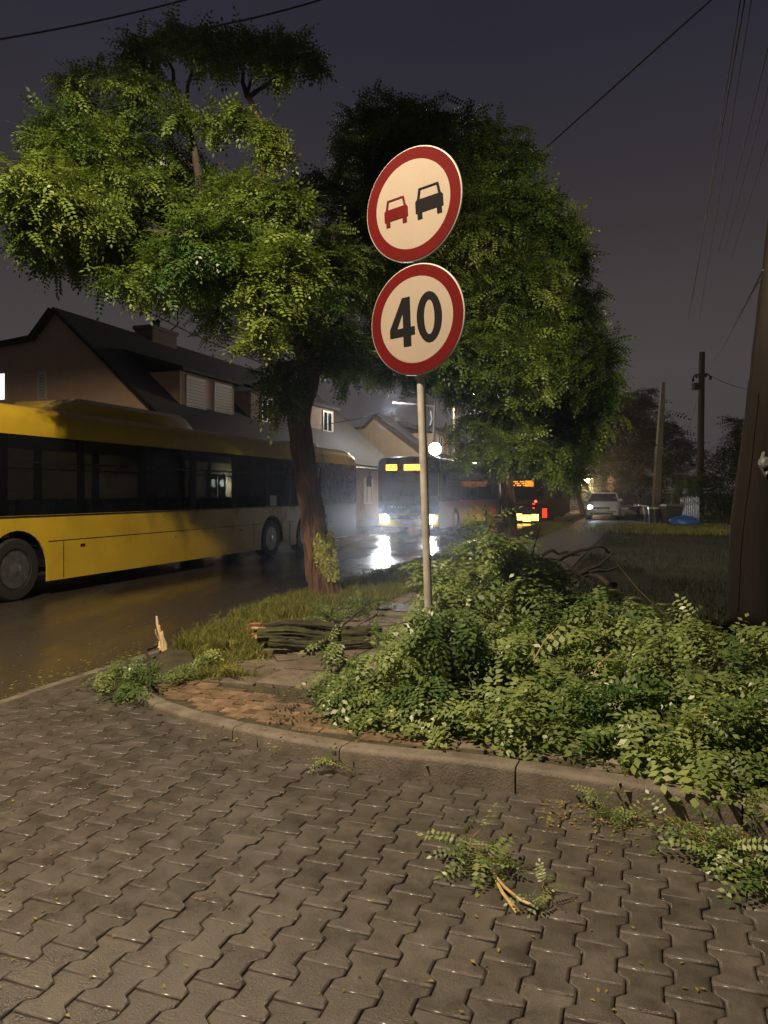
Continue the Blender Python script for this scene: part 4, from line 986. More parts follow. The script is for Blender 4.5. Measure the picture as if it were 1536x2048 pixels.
V = np.stack([P, P+d1, P+d1+d2, P+d2], 1).reshape(-1, 3); mesh_np('moss', V, np.arange(len(V)).reshape(-1, 4), M['moss'], t1, rg.uniform(0, 1, m_).repeat(4), kind='stuff')

# tree two: the big round crown behind the signs
b2_ = PD(1020, 1083, 21)
D2 = 17.5
T2 = [PD(1022, 1090, 21), PD(1019, 1040, 21), PD(1014, 970, 20.8), PD(1008, 910, 20.5), PD(1000, 860, 20), PD(985, 800, 19)]
c2 = px_clusters([(800, 240, 75, 45), (730, 270, 50, 45), (880, 270, 90, 50), (985, 300, 65, 42), (700, 320, 45, 40), (760, 330, 90, 70), (860, 340, 110, 80), (980, 370, 100, 75), (1065, 400, 45, 50), (930, 450, 120, 90),
    (1060, 480, 85, 80), (1120, 520, 50, 65), (1020, 580, 110, 90), (1120, 610, 65, 80), (1170, 640, 35, 50), (930, 600, 110, 90), (860, 520, 90, 90), (760, 440, 80, 80), (690, 420, 50, 50, 0, .7), (790, 560, 80, 80), (720, 560, 60, 70), (1090, 710, 100, 90), (1180, 720, 45, 75),
    (1010, 730, 100, 80), (1195, 800, 32, 55), (1140, 820, 75, 65), (1060, 830, 90, 60), (970, 840, 70, 50), (1160, 890, 48, 42), (1110, 920, 60, 36), (1040, 900, 70, 40), (960, 900, 45, 32), (900, 700, 80, 60), (820, 690, 80, 55), (745, 680, 70, 50), (700, 740, 50, 28), (780, 750, 50, 24), (860, 760, 50, 24), (930, 770, 60, 45), (640, 370, 30, 28, 0, .6), (590, 380, 30, 30, 0, .5)], D2, 1.6, rgc, 8)
lim = [(bez(PD(1000, 860, 20), PD(1080, 700, 18), 0, 6, .06)+bez(PD(1080, 700, 18), PD(1100, 500, 17.5), 0, 5, .06)[1:], .12, .03), (bez(PD(985, 800, 19), PD(930, 560, 18), 0, 6, .05)+bez(PD(930, 560, 18), PD(880, 320, 17.5), 0, 5, .06)[1:], .14, .03),
    (bez(PD(985, 800, 19), PD(1000, 520, 18), 0, 6, .06), .10, .03), (bez(PD(960, 700, 18.5), PD(760, 520, 17.5), .1, 7, .06), .08, .02), (bez(PD(760, 520, 17.5), PD(740, 300, 17.5), .1, 6, .05), .04, .015), (bez(PD(1000, 860, 20), PD(1140, 860, 18), .1, 6, .05), .07, .02)]
tree('large round acacia towering behind the two sign discs', b2_, T2, [.26, .19, .17, .16, .16, .15], lim, c2, M['leaf'], .42, 85, .28, 'street trees in the verge', 9, twig=.6, nl=8)

def far_tree(label, base, clusters, lm=None, size=.5, per=5, h=4, r=.18, name='tree', seed=1, group=None, **k):
    B = Vector(base); c0 = Vector(clusters[0][0])
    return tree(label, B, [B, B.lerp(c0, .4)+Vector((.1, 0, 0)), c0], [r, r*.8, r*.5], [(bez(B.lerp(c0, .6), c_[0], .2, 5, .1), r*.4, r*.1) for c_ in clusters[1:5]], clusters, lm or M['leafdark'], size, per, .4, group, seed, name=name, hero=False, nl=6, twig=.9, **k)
rgc = np.random.default_rng(5)
far_tree('tall black-crowned tree beyond the concrete pole', (29.0, 84, .1), px_clusters([(1290, 850, 60, 60), (1240, 830, 50, 50), (1280, 790, 30, 22), (1240, 900, 60, 60), (1310, 930, 60, 60), (1350, 860, 35, 40), (1370, 900, 30, 45), (1255, 960, 60, 40), (1340, 970, 40, 35), (1225, 860, 26, 40)], 82, 4, rgc), size=1.7, per=4.5, r=.4, seed=31, group='dark trees beyond the lawn')
far_tree('dark rounded tree between the two right-hand poles', (25, 52, .1), px_clusters([(1470, 900, 50, 50), (1430, 940, 40, 50), (1500, 880, 40, 40), (1450, 1000, 50, 45), (1500, 970, 50, 60), (1475, 850, 20, 15)], 46, 3, rgc), size=1.0, per=11, r=.35, seed=32, group='dark trees beyond the lawn')
far_tree('small bright green tree lit from below behind the picket fence', (14.6, 38.0, .1), px_clusters([(1365, 985, 22, 30), (1352, 1005, 24, 16), (1380, 1010, 18, 18), (1372, 960, 14, 18), (1388, 975, 10, 22)], 38, .6, rgc), lm=M['leaf'], size=.42, per=40, r=.07, seed=33)
far_tree('dark street tree down the verge left of the white car', RT(52, -3.9, .1), px_clusters([(1120, 920, 40, 40), (1150, 900, 40, 50), (1090, 930, 40, 40), (1130, 950, 40, 24)], 48, 2, rgc), size=.8, per=10, r=.2, seed=34, group='street trees in the verge')
far_tree('far street tree glowing yellow-green by the distant lamp', RT(86, -4.2, .1), px_clusters([(1160, 972, 22, 14), (1130, 968, 18, 14), (1180, 985, 14, 12)], 80, 2, rgc), lm=M['leaf'], size=1.0, per=8, r=.2, seed=35, group='street trees in the verge')
far_tree('black mass of trees closing the street at the horizon', (22, 100, 0), px_clusters([(1090, 950, 60, 40), (1150, 930, 60, 50), (1210, 930, 50, 50), (1040, 950, 50, 40), (1000, 950, 50, 30)], 100, 3, rgc), size=1.6, per=7, r=.3, seed=36, group='dark trees beyond the lawn')
# low dark hedge along the right-hand gardens
hg = thing('garden_hedge', 'dark unlit hedge along the gardens at the right', 'hedge', RT(26, 9.5, .1))
B = Vector(hg.location); cl = []
for k in range(26):
    p = RT(14+1.6*k, 8.8+rnd.uniform(-.3, .3), .9+.0*k)-B; cl.append((tuple(p), 1.0, 1.0, .95, 1))
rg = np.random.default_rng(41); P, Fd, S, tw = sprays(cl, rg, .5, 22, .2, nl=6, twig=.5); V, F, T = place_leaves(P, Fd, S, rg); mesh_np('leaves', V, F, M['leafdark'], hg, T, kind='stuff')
b = MB(); b.tube([RT(13, 8.8, .5)-B, RT(56, 8.8, .5)-B], .25, 6); b.build('stems', M['barkdark'], hg)

# ------------------------------------------------------------------ the fallen branches
def heapD(x, y):
    """depth of the heap's surface: it rises towards the back"""
    f = (y-1060)/(1500-1060)
    return 4.55+2.45*max(0, 1-f)**1.2-(.0009*(x-1000) if x > 1000 else 0)
def poly_fill(poly, n, rg, mind=34):
    out = []; xs = [p[0] for p in poly]; ys = [p[1] for p in poly]; k = 0
    while len(out) < n and k < 9000:
        k += 1; x, y = rg.uniform(min(xs), max(xs)), rg.uniform(min(ys), max(ys)); ins = False
        for i in range(len(poly)):
            (x1, y1), (x2, y2) = poly[i], poly[(i+1) % len(poly)]
            if (y1 > y) != (y2 > y) and x < (x2-x1)*(y-y1)/(y2-y1)+x1: ins = not ins
        if ins and all((x-a)**2+(y-b_)**2 > mind**2 for a, b_ in out): out.append((x, y))
    return out
def limb_px(pts, r0, r1, m, parent, B, n=8, jit=.12):
    P = []
    for (x1, y1, d1), (x2, y2, d2) in zip(pts, pts[1:]):
        seg = bez(PD(x1, y1, d1), PD(x2, y2, d2), 0, 5, .012); P += seg[:-1]
    P.append(PD(*pts[-1])); k = len(P)
    b = MB(); b.tube([p-B for p in P], [r0+(r1-r0)*i/(k-1) for i in range(k)], n, jit=jit); return b.build('limb', m, parent, smooth=True)
def fallen(label, anchor, poly, n, limbs, seed, per=230, size=.25, rad=.17, mind=34, droop=.45, lm='leafpile', Dfn=None, hang=0.0, name='fallen_branch', group='torn acacia branches on the pavement', nl=8, twig=.34):
    Dfn = Dfn or heapD; B = Vector(anchor); t = thing(name, label, 'fallen branch', B, 0, group)
    for l in limbs: limb_px(l[0], l[1], l[2], M[l[3]] if len(l) > 3 else M['barkdark'], t, B)
    rg = np.random.default_rng(seed); cl = []
    for x, y in poly_fill(poly, n, rg, mind):
        if mnoise.noise(Vector((x*.011, y*.014, seed))) < -.22: continue
        p = PD(x, y, Dfn(x, y)+rg.uniform(-.16, .34)); floor = Hgt(p.x, p.y)+.05; r = rad*rg.uniform(.7, 1.25)
        p.z = max(p.z, floor+r*.3); cl.append((tuple(p-B), r*1.2, r, r*.8, rg.uniform(.5, 1.1)))
        # what lies underneath, so the heap has a body
        zz = p.z-r*1.2
        while zz > floor+.05: q = Vector((p.x+rg.uniform(-.1, .1), p.y+rg.uniform(.0, .25), zz)); cl.append((tuple(q-B), r*1.2, r, r*.7, .28)); zz -= r*1.6
    P, Fd, S, tw = sprays(cl, rg, size, per, droop, nl=nl, twig=twig, up=.1)
    Fd[:, 1] -= .25
    Pw = P+np.array(B); gz = np.array([Hgt(x, y) for x, y in Pw[:, :2]])+.015
    low = Pw[:, 2] < gz+.04; P[:, 2] = np.where(low, gz+rg.uniform(.0, .05, len(P)), Pw[:, 2])-0.0
    P[:, 2] -= B.z*0 if False else 0
    P[:, 2] = P[:, 2]-B.z; Fd[low, 2] = np.abs(Fd[low, 2])*.3
    pn = (P+np.array(B))*2.3+seed*.41; tn = np.array([mnoise.noise(Vector(q)) for q in pn]); S = S*np.where(rg.uniform(0, 1, len(S)) < .12, 1.35, 1.0)
    V, F, T = place_leaves(P, Fd, S, rg, tint=np.clip(.52+.8*tn+rg.uniform(-.28, .28, len(P)), 0, 1))
    lim_z = np.repeat(gz, 1)  # keep leaflets above the ground
    Vw = V+np.array(B); V[:, 2] = np.maximum(V[:, 2], .018+.085*np.clip((np.hypot(Vw[:, 0]+1.95, Vw[:, 1]-6.0))/3.4, 0, 1)-B.z-(0.12 if name == 'fallen_sprig' else 0)*0)
    mesh_np('leaves', V, F, M[lm], t, T, kind='stuff')
    tw = [(a, b_) for a, b_ in tw if a[2]+B.z > .1 and b_[2]+B.z > .1]
    if tw: twigs_mesh(tw, .004, 'twigs', M['barkdark'], t)
    print('FALLEN', label[:30], len(P))
    return t
fallen('leafy heap leaning up against the foot of the sign pole, highest of the fallen branches', PD(1000, 1330, 6.2), [(903, 1118), (935, 1072), (978, 1044), (1035, 1062), (1085, 1115), (1130, 1160), (1200, 1170), (1240, 1250), (1230, 1330), (1100, 1330), (960, 1300), (885, 1260), (870, 1180)], 96,
    [([(900, 1300, 6.0), (985, 1180, 6.9), (1000, 1090, 7.4)], .022, .008), ([(1060, 1330, 5.6), (1130, 1220, 6.2), (1100, 1130, 6.7)], .016, .008), ([(905, 1195, 6.4), (960, 1225, 6.2), (1050, 1270, 5.7)], .012, .007), ([(1240, 1300, 5.2), (1150, 1225, 5.8), (1130, 1180, 6.5)], .022, .01)], 51, rad=.18)
fallen('leafy limb standing against the sign pole and hiding its foot', PD(880, 1330, 5.0), [(815, 1310), (835, 1240), (862, 1185), (905, 1180), (940, 1230), (980, 1290), (960, 1380), (900, 1400), (850, 1380)], 46,
    [([(960, 1400, 4.8), (905, 1300, 5.0), (880, 1220, 5.1)], .012, .006)], 57, rad=.11, size=.22, droop=.6, Dfn=lambda x, y: 5.0+.1*(1400-y)/200 if x < 900 else 5.2, mind=24)
fallen('light green sprays hanging over the pavement slabs left of the sign pole', PD(780, 1420, 5.2), [(640, 1290), (690, 1275), (720, 1330), (780, 1325), (850, 1335), (880, 1400), (860, 1470), (760, 1480), (690, 1455), (680, 1390), (700, 1345), (650, 1330)], 42,
    [([(900, 1360, 5.1), (800, 1370, 5.2), (700, 1370, 5.25)], .014, .006)], 52, rad=.13, size=.23, droop=.7, Dfn=lambda x, y: 4.75+1.05*max(0, (1500-y)/200), mind=26)
fallen('central mass of drooping leaf sprays lying on the kerb', PD(1060, 1470, 4.7), [(870, 1310), (1000, 1300), (1200, 1320), (1260, 1420), (1230, 1510), (1100, 1530), (960, 1535), (900, 1500), (870, 1400)], 82,
    [([(1240, 1270, 5.5), (1180, 1285, 5.4), (1120, 1290, 5.4)], .02, .012), ([(1240, 1275, 5.5), (1200, 1350, 5.1), (1190, 1440, 5.0)], .024, .012), ([(980, 1440, 4.7), (1080, 1400, 4.8), (1200, 1330, 4.95)], .014, .01)], 53, rad=.15)
fallen('broad branch heap spreading to the right behind the kerb', PD(1380, 1430, 4.6), [(1180, 1250), (1290, 1240), (1400, 1235), (1420, 1290), (1560, 1340), (1580, 1480), (1560, 1560), (1400, 1530), (1240, 1520), (1220, 1400)], 104,
    [([(1190, 1310, 5.3), (1290, 1250, 5.5), (1280, 1245, 5.7)], .03, .02), ([(1500, 1540, 4.0), (1380, 1480, 4.3), (1240, 1480, 4.4)], .02, .01), ([(1540, 1370, 4.5), (1460, 1330, 4.8), (1380, 1280, 5.2)], .02, .008), ([(1260, 1230, 6.0), (1230, 1190, 6.6), (1110, 1120, 7.2)], .018, .008)], 54, rad=.16,
    Dfn=lambda x, y: heapD(x, y)-.15)
fallen('weedy shoots and leaves round the tree foot and over the log', PD(700, 1240, 8.2), [(660, 1200), (700, 1180), (740, 1190), (770, 1220), (740, 1280), (700, 1300), (640, 1310), (640, 1280)], 24,
    [([(640, 1290, 6.9), (700, 1240, 7.6), (740, 1200, 8.5)], .014, .006)], 55, rad=.13, size=.20, Dfn=lambda x, y: 7.0+2.3*max(0, (1300-y)/110), mind=24, per=80)
fallen('low weeds spilling over the slabs at the corner of the verge', G(470, 1300, .08), [(390, 1275), (420, 1245), (480, 1240), (530, 1260), (500, 1300), (520, 1330), (450, 1345), (420, 1320)], 26,
    [], 58, rad=.07, size=.11, Dfn=lambda x, y: 6.3+2.4*max(0, (1345-y)/105), mind=18, per=300, nl=5, twig=.14, lm='grass', group='weeds in the verge')['category'] = 'weeds'
fallen('fresh green shoots along the kerb side of the leaning tree', G(560, 1240, .08), [(520, 1235), (600, 1195), (700, 1165), (760, 1150), (800, 1160), (740, 1190), (640, 1215), (560, 1250)], 30,
    [], 59, rad=.08, size=.12, Dfn=lambda x, y: 8.6+5.5*max(0, (1250-y)/100), mind=18, per=200, nl=5, twig=.16, lm='grass', group='weeds in the verge')['category'] = 'weeds'
b_ = fallen('small leafy clump on the pavers left of the kerb end', G(300, 1390, .1), [(215, 1370), (230, 1330), (290, 1310), (340, 1300), (385, 1320), (380, 1370), (330, 1390), (290, 1400), (240, 1400)], 30,
    [([(310, 1370, 5.9), (290, 1300, 6.9), (315, 1290, 7.4)], .014, .01)], 56, rad=.09, size=.17, Dfn=lambda x, y: 5.7+1.1*max(0, (1410-y)/110), mind=18, per=170, nl=6, twig=.2)
# dark bare branches behind the heap
t = thing('fallen_branch', 'bare dark branch with forked twigs behind the leafy heap', 'fallen branch', PD(1150, 1130, 9), 0, 'torn acacia branches on the pavement'); B = Vector(t.location)
for l in ([(1060, 1120, 8.6), (1105, 1100, 9), (1160, 1110, 9.2)], [(1090, 1135, 8.4), (1150, 1105, 9), (1200, 1092, 9.3), (1230, 1108, 9.5)], [(1100, 1160, 8.0), (1180, 1145, 8.3), (1240, 1130, 8.6)], [(1150, 1150, 8.1), (1200, 1130, 8.5), (1225, 1105, 8.7)], [(1230, 1170, 7.6), (1180, 1150, 8.2), (1120, 1170, 8)]):
    limb_px(l, .03, .01, M['barkdark'], t, B)
t = thing('fallen_branch', 'thin bare twigs poking up at the left of the heap by the bus', 'fallen branch', PD(900, 1120, 8), 0, 'torn acacia branches on the pavement'); B = Vector(t.location)
for l in ([(880, 1190, 7.4), (915, 1130, 8), (960, 1075, 8.3)], [(890, 1150, 7.8), (905, 1110, 8.1)], [(930, 1120, 8.0), (900, 1085, 8.2)]): limb_px(l, .012, .004, M['barkdark'], t, B, 6)

# thin torn twigs sticking out all over the heap
t = thing('fallen_branch', 'loose thin torn twigs criss-crossing the top of the leafy heap', 'fallen branch', PD(1150, 1300, 5.4), 0, 'torn acacia branches on the pavement'); B = Vector(t.location)
for k in range(46):
    x, y = rnd.uniform(880, 1480), rnd.uniform(1110, 1500)
    if y < 1060+(x-950)*.42: continue
    D = heapD(x, y)-rnd.uniform(.0, .22); p = PD(x, y, D)
    if p.z < .2: continue
    d = Vector((rnd.gauss(0, 1), rnd.gauss(0, .5)-.2, rnd.gauss(.15, .6))).normalized(); L_ = rnd.uniform(.18, .5)
    b = MB(); q = p+d*L_*.5+Vector((0, 0, rnd.uniform(-.03, .05))); r = rnd.uniform(.0025, .007)
    e2 = p+d*L_; e2.z = max(e2.z, .2); q.z = max(q.z, .2)
    b.tube([p-B, q-B, e2-B], [r, r*.8, r*.35], 5); b.build('twig', M['twigwood'] if k % 3 == 0 else M['barkdark'], t)
# small sprigs on the driveway: leaves lie on z = 0
def sprig(label, pts, n_tw, seed, size=.13, stem=None, spread=.06, group='sprigs dropped on the driveway', z=.0, nl=4):
    c = sum(pts, Vector((0, 0, 0)))/len(pts); t = thing('fallen_sprig', label, 'sprig', c, 0, group); rg = np.random.default_rng(seed); P = []; Fd = []; S = []; tw = []
    for k in range(n_tw):
        f = rg.uniform(0, len(pts)-1.001); i = int(f); p = pts[i].lerp(pts[i+1], f-i)-c+Vector((rg.normal(0, spread), rg.normal(0, spread), rg.uniform(.006, .05)))
        a = rg.uniform(0, 2*math.pi); d = np.array([math.cos(a), math.sin(a), rg.uniform(-.1, .4)]); q = np.array(p)+d*size*.6; tw.append((np.array(p), q))
        for j in range(nl): P.append(np.array(p)+(q-np.array(p))*(j+.5)/nl); Fd.append(d*.5+rg.normal(0, .8, 3)*np.array([1, 1, .35])); S.append(size*rg.uniform(.6, 1.1))
    V, F, T = place_leaves(np.array(P), np.array(Fd), np.array(S), rg); V[:, 2] = np.maximum(V[:, 2], .004+z-c.z+rg.uniform(0, .004, len(V)))
    mesh_np('leaves', V, F, M['leafpile'], t, T, kind='stuff'); twigs_mesh(tw, .0022, 'twigs', M['twigwood'], t)
    for (l, r0, r1) in stem or []:
        b = MB(); k = len(l); b.tube([q-c for q in l], [r0+(r1-r0)*i/(k-1) for i in range(k)], 7, jit=.18); b.build('stem', M['twigwood'], t, smooth=True)
    return t
g3 = lambda x, y, h: G(x, y, h)
sprig('broken sprig with stripped yellow stem in the foreground', [g3(930, 1690, .03), g3(955, 1720, .03), g3(990, 1745, .03)], 8, 61, .15,
    [([g3(960, 1715, .03), g3(985, 1745, .035), g3(1010, 1775, .03), g3(1040, 1800, .02), g3(1075, 1815, .012)], .005, .007), ([g3(985, 1745, .02), g3(1005, 1785, .015), g3(1036, 1826, .012)], .005, .009)], .02)
sprig('tiny tuft beside the lower end of the yellow stem', [g3(1075, 1780, .03), g3(1090, 1800, .02)], 3, 62, .11, None, .02)
sprig('sprig with brown litter in the gutter under the middle kerb stone', [g3(1190, 1625, .03), g3(1240, 1640, .03), g3(1275, 1650, .02)], 7, 63, .13, None, .03)
sprig('wide leafy spray on the pavers at the right edge', [g3(1390, 1675, .04), g3(1430, 1700, .05), g3(1490, 1730, .04), g3(1536, 1760, .03)], 24, 64, .17, None, .04)
sprig('dark spray hanging over the last kerb stone at the right edge', [g3(1480, 1610, .2), g3(1530, 1640, .2)], 9, 65, .16, None, .05, z=.12)
sprig('wisp of grass caught by the kerb where it dips', [g3(640, 1528, .02), g3(680, 1540, .02)], 4, 66, .10, None, .02)
# the broken mossy log and the white splinter
lg = thing('broken_log', 'mossy split trunk lying on the verge with a raw red end', 'log', PD(590, 1290, 7.2)); B = Vector(lg.location)
zl = lambda x, y, D: PD(x, y, D)-B
b = MB()
def log(path, r, m, name, jit=.0, seed=0):
    o = fissured_trunk(path, r, name, m, lg, seed, 22, .22) if False else None
    b = MB(); P = []
    for i in range(len(path)-1): P += [path[i].lerp(path[i+1], k/9) for k in range(9)]
    P.append(path[-1]); n = len(P); rad = [r*(.92+.2*mnoise.noise(Vector((i*.7, seed, 0)))) for i in range(n)]
    rings = []
    for i, p in enumerate(P):
        d = (P[min(i+1, n-1)]-P[max(i-1, 0)]).normalized(); a = Vector((0, 0, 1)).cross(d).normalized(); c = d.cross(a); rr_ = []
        for k in range(30):
            an = 2*math.pi*k/30; w = .28*mnoise.noise(Vector((math.cos(an)*3.4, math.sin(an)*3.4, i*.10+seed)))+.12*mnoise.noise(Vector((math.cos(an)*9, math.sin(an)*9, i*.4+seed)))
            rr_.append(p+(a*math.cos(an)+c*math.sin(an))*rad[i]*(1.1+w*1.5))
        rings.append(rr_)
    b.loft(rings); return b.build(name, m, lg, smooth=True)
log([zl(508, 1262, 7.35), zl(560, 1250, 7.4), zl(640, 1251, 7.5), zl(700, 1264, 7.6), zl(760, 1262, 7.8)], .048, M['mossbark'], 'split_half', seed=1)
log([zl(516, 1270, 7.2), zl(580, 1268, 7.2), zl(650, 1276, 7.3), zl(730, 1272, 7.5)], .062, M['mossbark'], 'split_half', seed=4)
log([zl(538, 1284, 7.05), zl(600, 1292, 7.05), zl(670, 1294, 7.1), zl(740, 1286, 7.2)], .045, M['mossbark'], 'split_half', seed=8)
for k in range(9):
    p = zl(506+rnd.uniform(-8, 12), 1262+rnd.uniform(-14, 16), 7.2); b = MB(); b.tube([p+Vector((.10, .0, 0)), p, p+Vector((-rnd.uniform(.02, .07), 0, rnd.uniform(-.03, .05)))], [.018, .014, .002], 5, jit=.3); b.build('splinter', M['barkred'] if k % 3 else M['wood'], lg)
sp = thing('snapped_stub', 'pale upright splintered stub standing at the road edge', 'broken branch', G(327, 1298, .03)); B = Vector(sp.location); D_ = B.y
for k, (xa, ya, xb, yb, r) in enumerate([(327, 1302, 313, 1232, .024), (323, 1300, 319, 1250, .02), (330, 1303, 325, 1262, .018), (318, 1296, 311, 1258, .009)]):
    a, c = PD(xa, ya, D_)-B, PD(xb, yb, D_)-B; b = MB(); b.tube([a, a.lerp(c, .35)+Vector((.008, .01*k, 0)), a.lerp(c, .75)+Vector((-.006, 0, 0)), c], [r, r*.95, r*.7, r*.35], 7, jit=.3); b.build('splinter', M['wood'], sp)

# ------------------------------------------------------------------ grass, weeds, litter
def blades(name, pts, h, w, label, rg, lean=.35, m='grass'):
    n = len(pts); a = rg.uniform(0, 2*math.pi, n); H = h*rg.uniform(.45, 1.25, n); ln = rg.normal(0, lean, (n, 2))*H[:, None]
    side = np.stack([np.cos(a), np.sin(a), np.zeros(n)], 1)*w*.5
    p = np.array(pts); mid = p+np.stack([ln[:, 0]*.35, ln[:, 1]*.35, H*.6], 1); tip = p+np.stack([ln[:, 0], ln[:, 1], H], 1)
    V = np.stack([p-side, p+side, mid+side*.8, mid-side*.8, tip, tip+side*.1], 1).reshape(-1, 3); base = (np.arange(n)*6)[:, None]
    F = np.concatenate([base+np.array([[0, 1, 2, 3]]), base+np.array([[3, 2, 5, 4]])]); o = mesh_np(name, V, F, M[m], None, rg.uniform(0, 1, n).repeat(6), kind='stuff'); return o
rg = np.random.default_rng(71); pts = []
while len(pts) < 60000:
    s = 6.3+30*rg.uniform(0, 1)**2.0; t = rg.uniform(-4.62, -3.2); q = RT(s, t)
    if kerb_dist(q.x, q.y)[0] < KW if s < 9 else False: continue
    if s < 8.5 and t > -3.45: continue
    if s < 6.6 and rg.uniform() < .6: continue
    if mnoise.noise(Vector((q.x*1.6, q.y*1.6, 0))) < -.28 and rg.uniform() < .8: continue
    pts.append((q.x, q.y, Hgt(q.x, q.y)-.02))
blades('grass', pts, .13, .009, '', rg)
pts = []
while len(pts) < 5200:
    q = G(rg.uniform(385, 560), rg.uniform(1235, 1352), .07)
    if mnoise.noise(Vector((q.x*3.1, q.y*3.1, 9))) < -.12 or kerb_dist(q.x, q.y)[0] < KW+.05 or (q.x > -1.05 and q.y < 7.3): continue
    pts.append((q.x, q.y, Hgt(q.x, q.y)-.01))
blades('grass', pts, .10, .008, '', rg, lean=.6)
pts = []
while len(pts) < 26000:
    s = 8.5+46*rg.uniform(0, 1)**1.6; t = -1.2+13*rg.uniform(0, 1)**1.2; q = RT(s, t)
    if mnoise.noise(Vector((q.x*.8, q.y*.8, 5))) < -.15: continue
    pts.append((q.x, q.y, Hgt(q.x, q.y) if s < 20 else .123))
blades('grass', pts, .11, .014, '', rg, m='lawnblade')
pts = []
for k in range(6000):
    x = 20.4; q = RT(31+rg.uniform(-3, 5), 1.5+rg.normal(0, 1.6)); pts.append((q.x, q.y, .12))
blades('grass', pts, .16, .02, '', rg)
def litter(name, n, fn, rg, size=.022, m='litter', z=.004):
    V = []; T = []
    for _ in range(n):
        q = fn(); a = rg.uniform(0, 6.28); s = size*rg.uniform(.5, 1.4); c, d = math.cos(a)*s, math.sin(a)*s; zz = q[2]+z
        V += [(q[0]-c, q[1]-d, zz), (q[0]+d*.45, q[1]-c*.45, zz+rg.uniform(0, .006)), (q[0]+c, q[1]+d, zz+.002), (q[0]-d*.45, q[1]+c*.45, zz+rg.uniform(0, .006))]; T += [rg.uniform(0, 1)]*4
    V = np.array(V); return mesh_np(name, V, np.arange(len(V)).reshape(-1, 4), M[m], None, np.array(T), kind='stuff')
def f1():
    q = G(rg.uniform(0, 1536), 1560+rg.uniform(0, 480)**1.0, 0); return (q.x, q.y, .002)
litter('fallen_leaves', 110, f1, rg, .010)
def f2():
    x = rg.uniform(1080, 1500); y = 1600+(x-1080)*.12+abs(rg.normal(0, 38)); q = G(x, y, 0); return (q.x, q.y, .002)
litter('fallen_leaves', 420, f2, rg, .011)
def f3():
    s = 2+rg.uniform(0, 9); q = RT(s, -4.72-abs(rg.normal(0, .22))*(1 if rg.uniform() < .8 else 5)); return (q.x, q.y, -.028)
litter('fallen_leaves', 620, f3, rg, .022)
litter('fallen_leaves', 260, f3, rg, .018, 'leafpile')
def f4():
    q = G(rg.uniform(380, 900), rg.uniform(1300, 1520), .06); return (q.x, q.y, Hgt(q.x, q.y)+.012)
litter('fallen_leaves', 300, f4, rg, .012)
def f5():
    q = G(rg.uniform(1050, 1536), rg.uniform(1500, 1600), .12)
    while kerb_dist(q.x, q.y)[0] < KW+.01: q = G(rg.uniform(1050, 1536), rg.uniform(1480, 1600), .12)
    return (q.x, q.y, Hgt(q.x, q.y)+.008)
litter('fallen_leaves', 500, f5, rg, .02, 'leafdark')
# clods and grit where the slabs broke up
pts = []
for k in range(260):
    q = G(rg.uniform(540, 700), rg.uniform(1340, 1460), .06); pts.append(q)
b = MB()
for q in pts:
    r = rg.uniform(.004, .014); z = Hgt(q.x, q.y)+.012; V = [(q.x+r*a, q.y+r*b_, z+r*c_) for a, b_, c_ in ((1, 0, 0), (-.8, .3, 0), (0, 1, .2), (.2, -1, 0), (0, 0, .9), (0, 0, -.6))]
    b.add(V, [(0, 2, 4), (2, 1, 4), (1, 3, 4), (3, 0, 4), (2, 0, 5), (1, 2, 5), (3, 1, 5), (0, 3, 5)])
o = b.build('rubble', M['soil']); o['kind'] = 'stuff'
# puddle in the sunken pavement beside the pole
q0 = RT(8.9, -2.8); b = MB(); PP = [(q0+U*math.cos(k*.35)*.30*(1+.18*math.sin(k*1.7))+N*math.sin(k*.35)*.55*(1+.2*math.cos(k*2.3))) for k in range(18)]
b.add([(p.x, p.y, Hgt(q0.x, q0.y)+.034) for p in PP], [tuple(range(18))]); o = b.build('puddle', mat('puddle_water', (.012, .011, .009), .4)); o['kind'] = 'structure'
# dark weeds round the pole foot
t = thing('weed_tuft', 'dark brown tuft of dead leaves round the sign pole above the hole', 'weeds', (.33, 5.75, .1)); rg = np.random.default_rng(81)
P, Fd, S, tw = sprays([((0, 0, .35), .12, .12, .3, 1), ((-.05, 0, .1), .15, .12, .1, 1)], rg, .13, 120, .5, nl=6, twig=.2); V, F, T = place_leaves(P, Fd, S, rg); mesh_np('leaves', V, F, M['leafdark'], t, T, kind='stuff'); twigs_mesh(tw, .003, 'twigs', M['barkdark'], t)

# ------------------------------------------------------------------ poles, cables, bins
pl = thing('utility_pole', 'black upright utility pole with short cross arm at the far right', 'utility pole', PD(1399, 1025, 45))
pl.location.z = .1; B = Vector(pl.location); D = 45.0
b = MB(); b.tube([(0, 0, -.2), PD(1404, 704, D)-B], [.22, .17], 12); b.build('pole', M['pole'], pl, smooth=True)
b = MB(); b.tube([PD(1386, 755, D)-B, PD(1390, 750, D)-B, PD(1415, 748, D)-B, PD(1422, 754, D)-B], .05, 6); b.build('cross_arm', M['pole'], pl)
for x, y in ((1386, 760), (1393, 752), (1412, 750), (1421, 756)):
    b = MB(); b.lathe([(-.12, .05), (-.05, .09), (0, .05), (.05, .09), (.12, .04)], 8, 2, tuple(PD(x, y, D)-B)); b.build('insulator', M['black'], pl)
b = MB(); q = PD(1393, 773, D)-B; b.box(q.x-.22, q.x+.10, -.2, .2, q.z-.2, q.z+.2); b.build('junction_box', M['pole'], pl, bevel=.02)
p2 = thing('utility_pole', 'pale concrete pole leaning slightly in front of the tall dark tree', 'utility pole', PD(1311, 1030, 44), 0, 'utility poles at the right'); p2.location.z = .1; B = Vector(p2.location); D = 44
pl['group'] = 'utility poles at the right'
b = MB(); b.box(-.5, .5, -.5, .5, 0, 1)
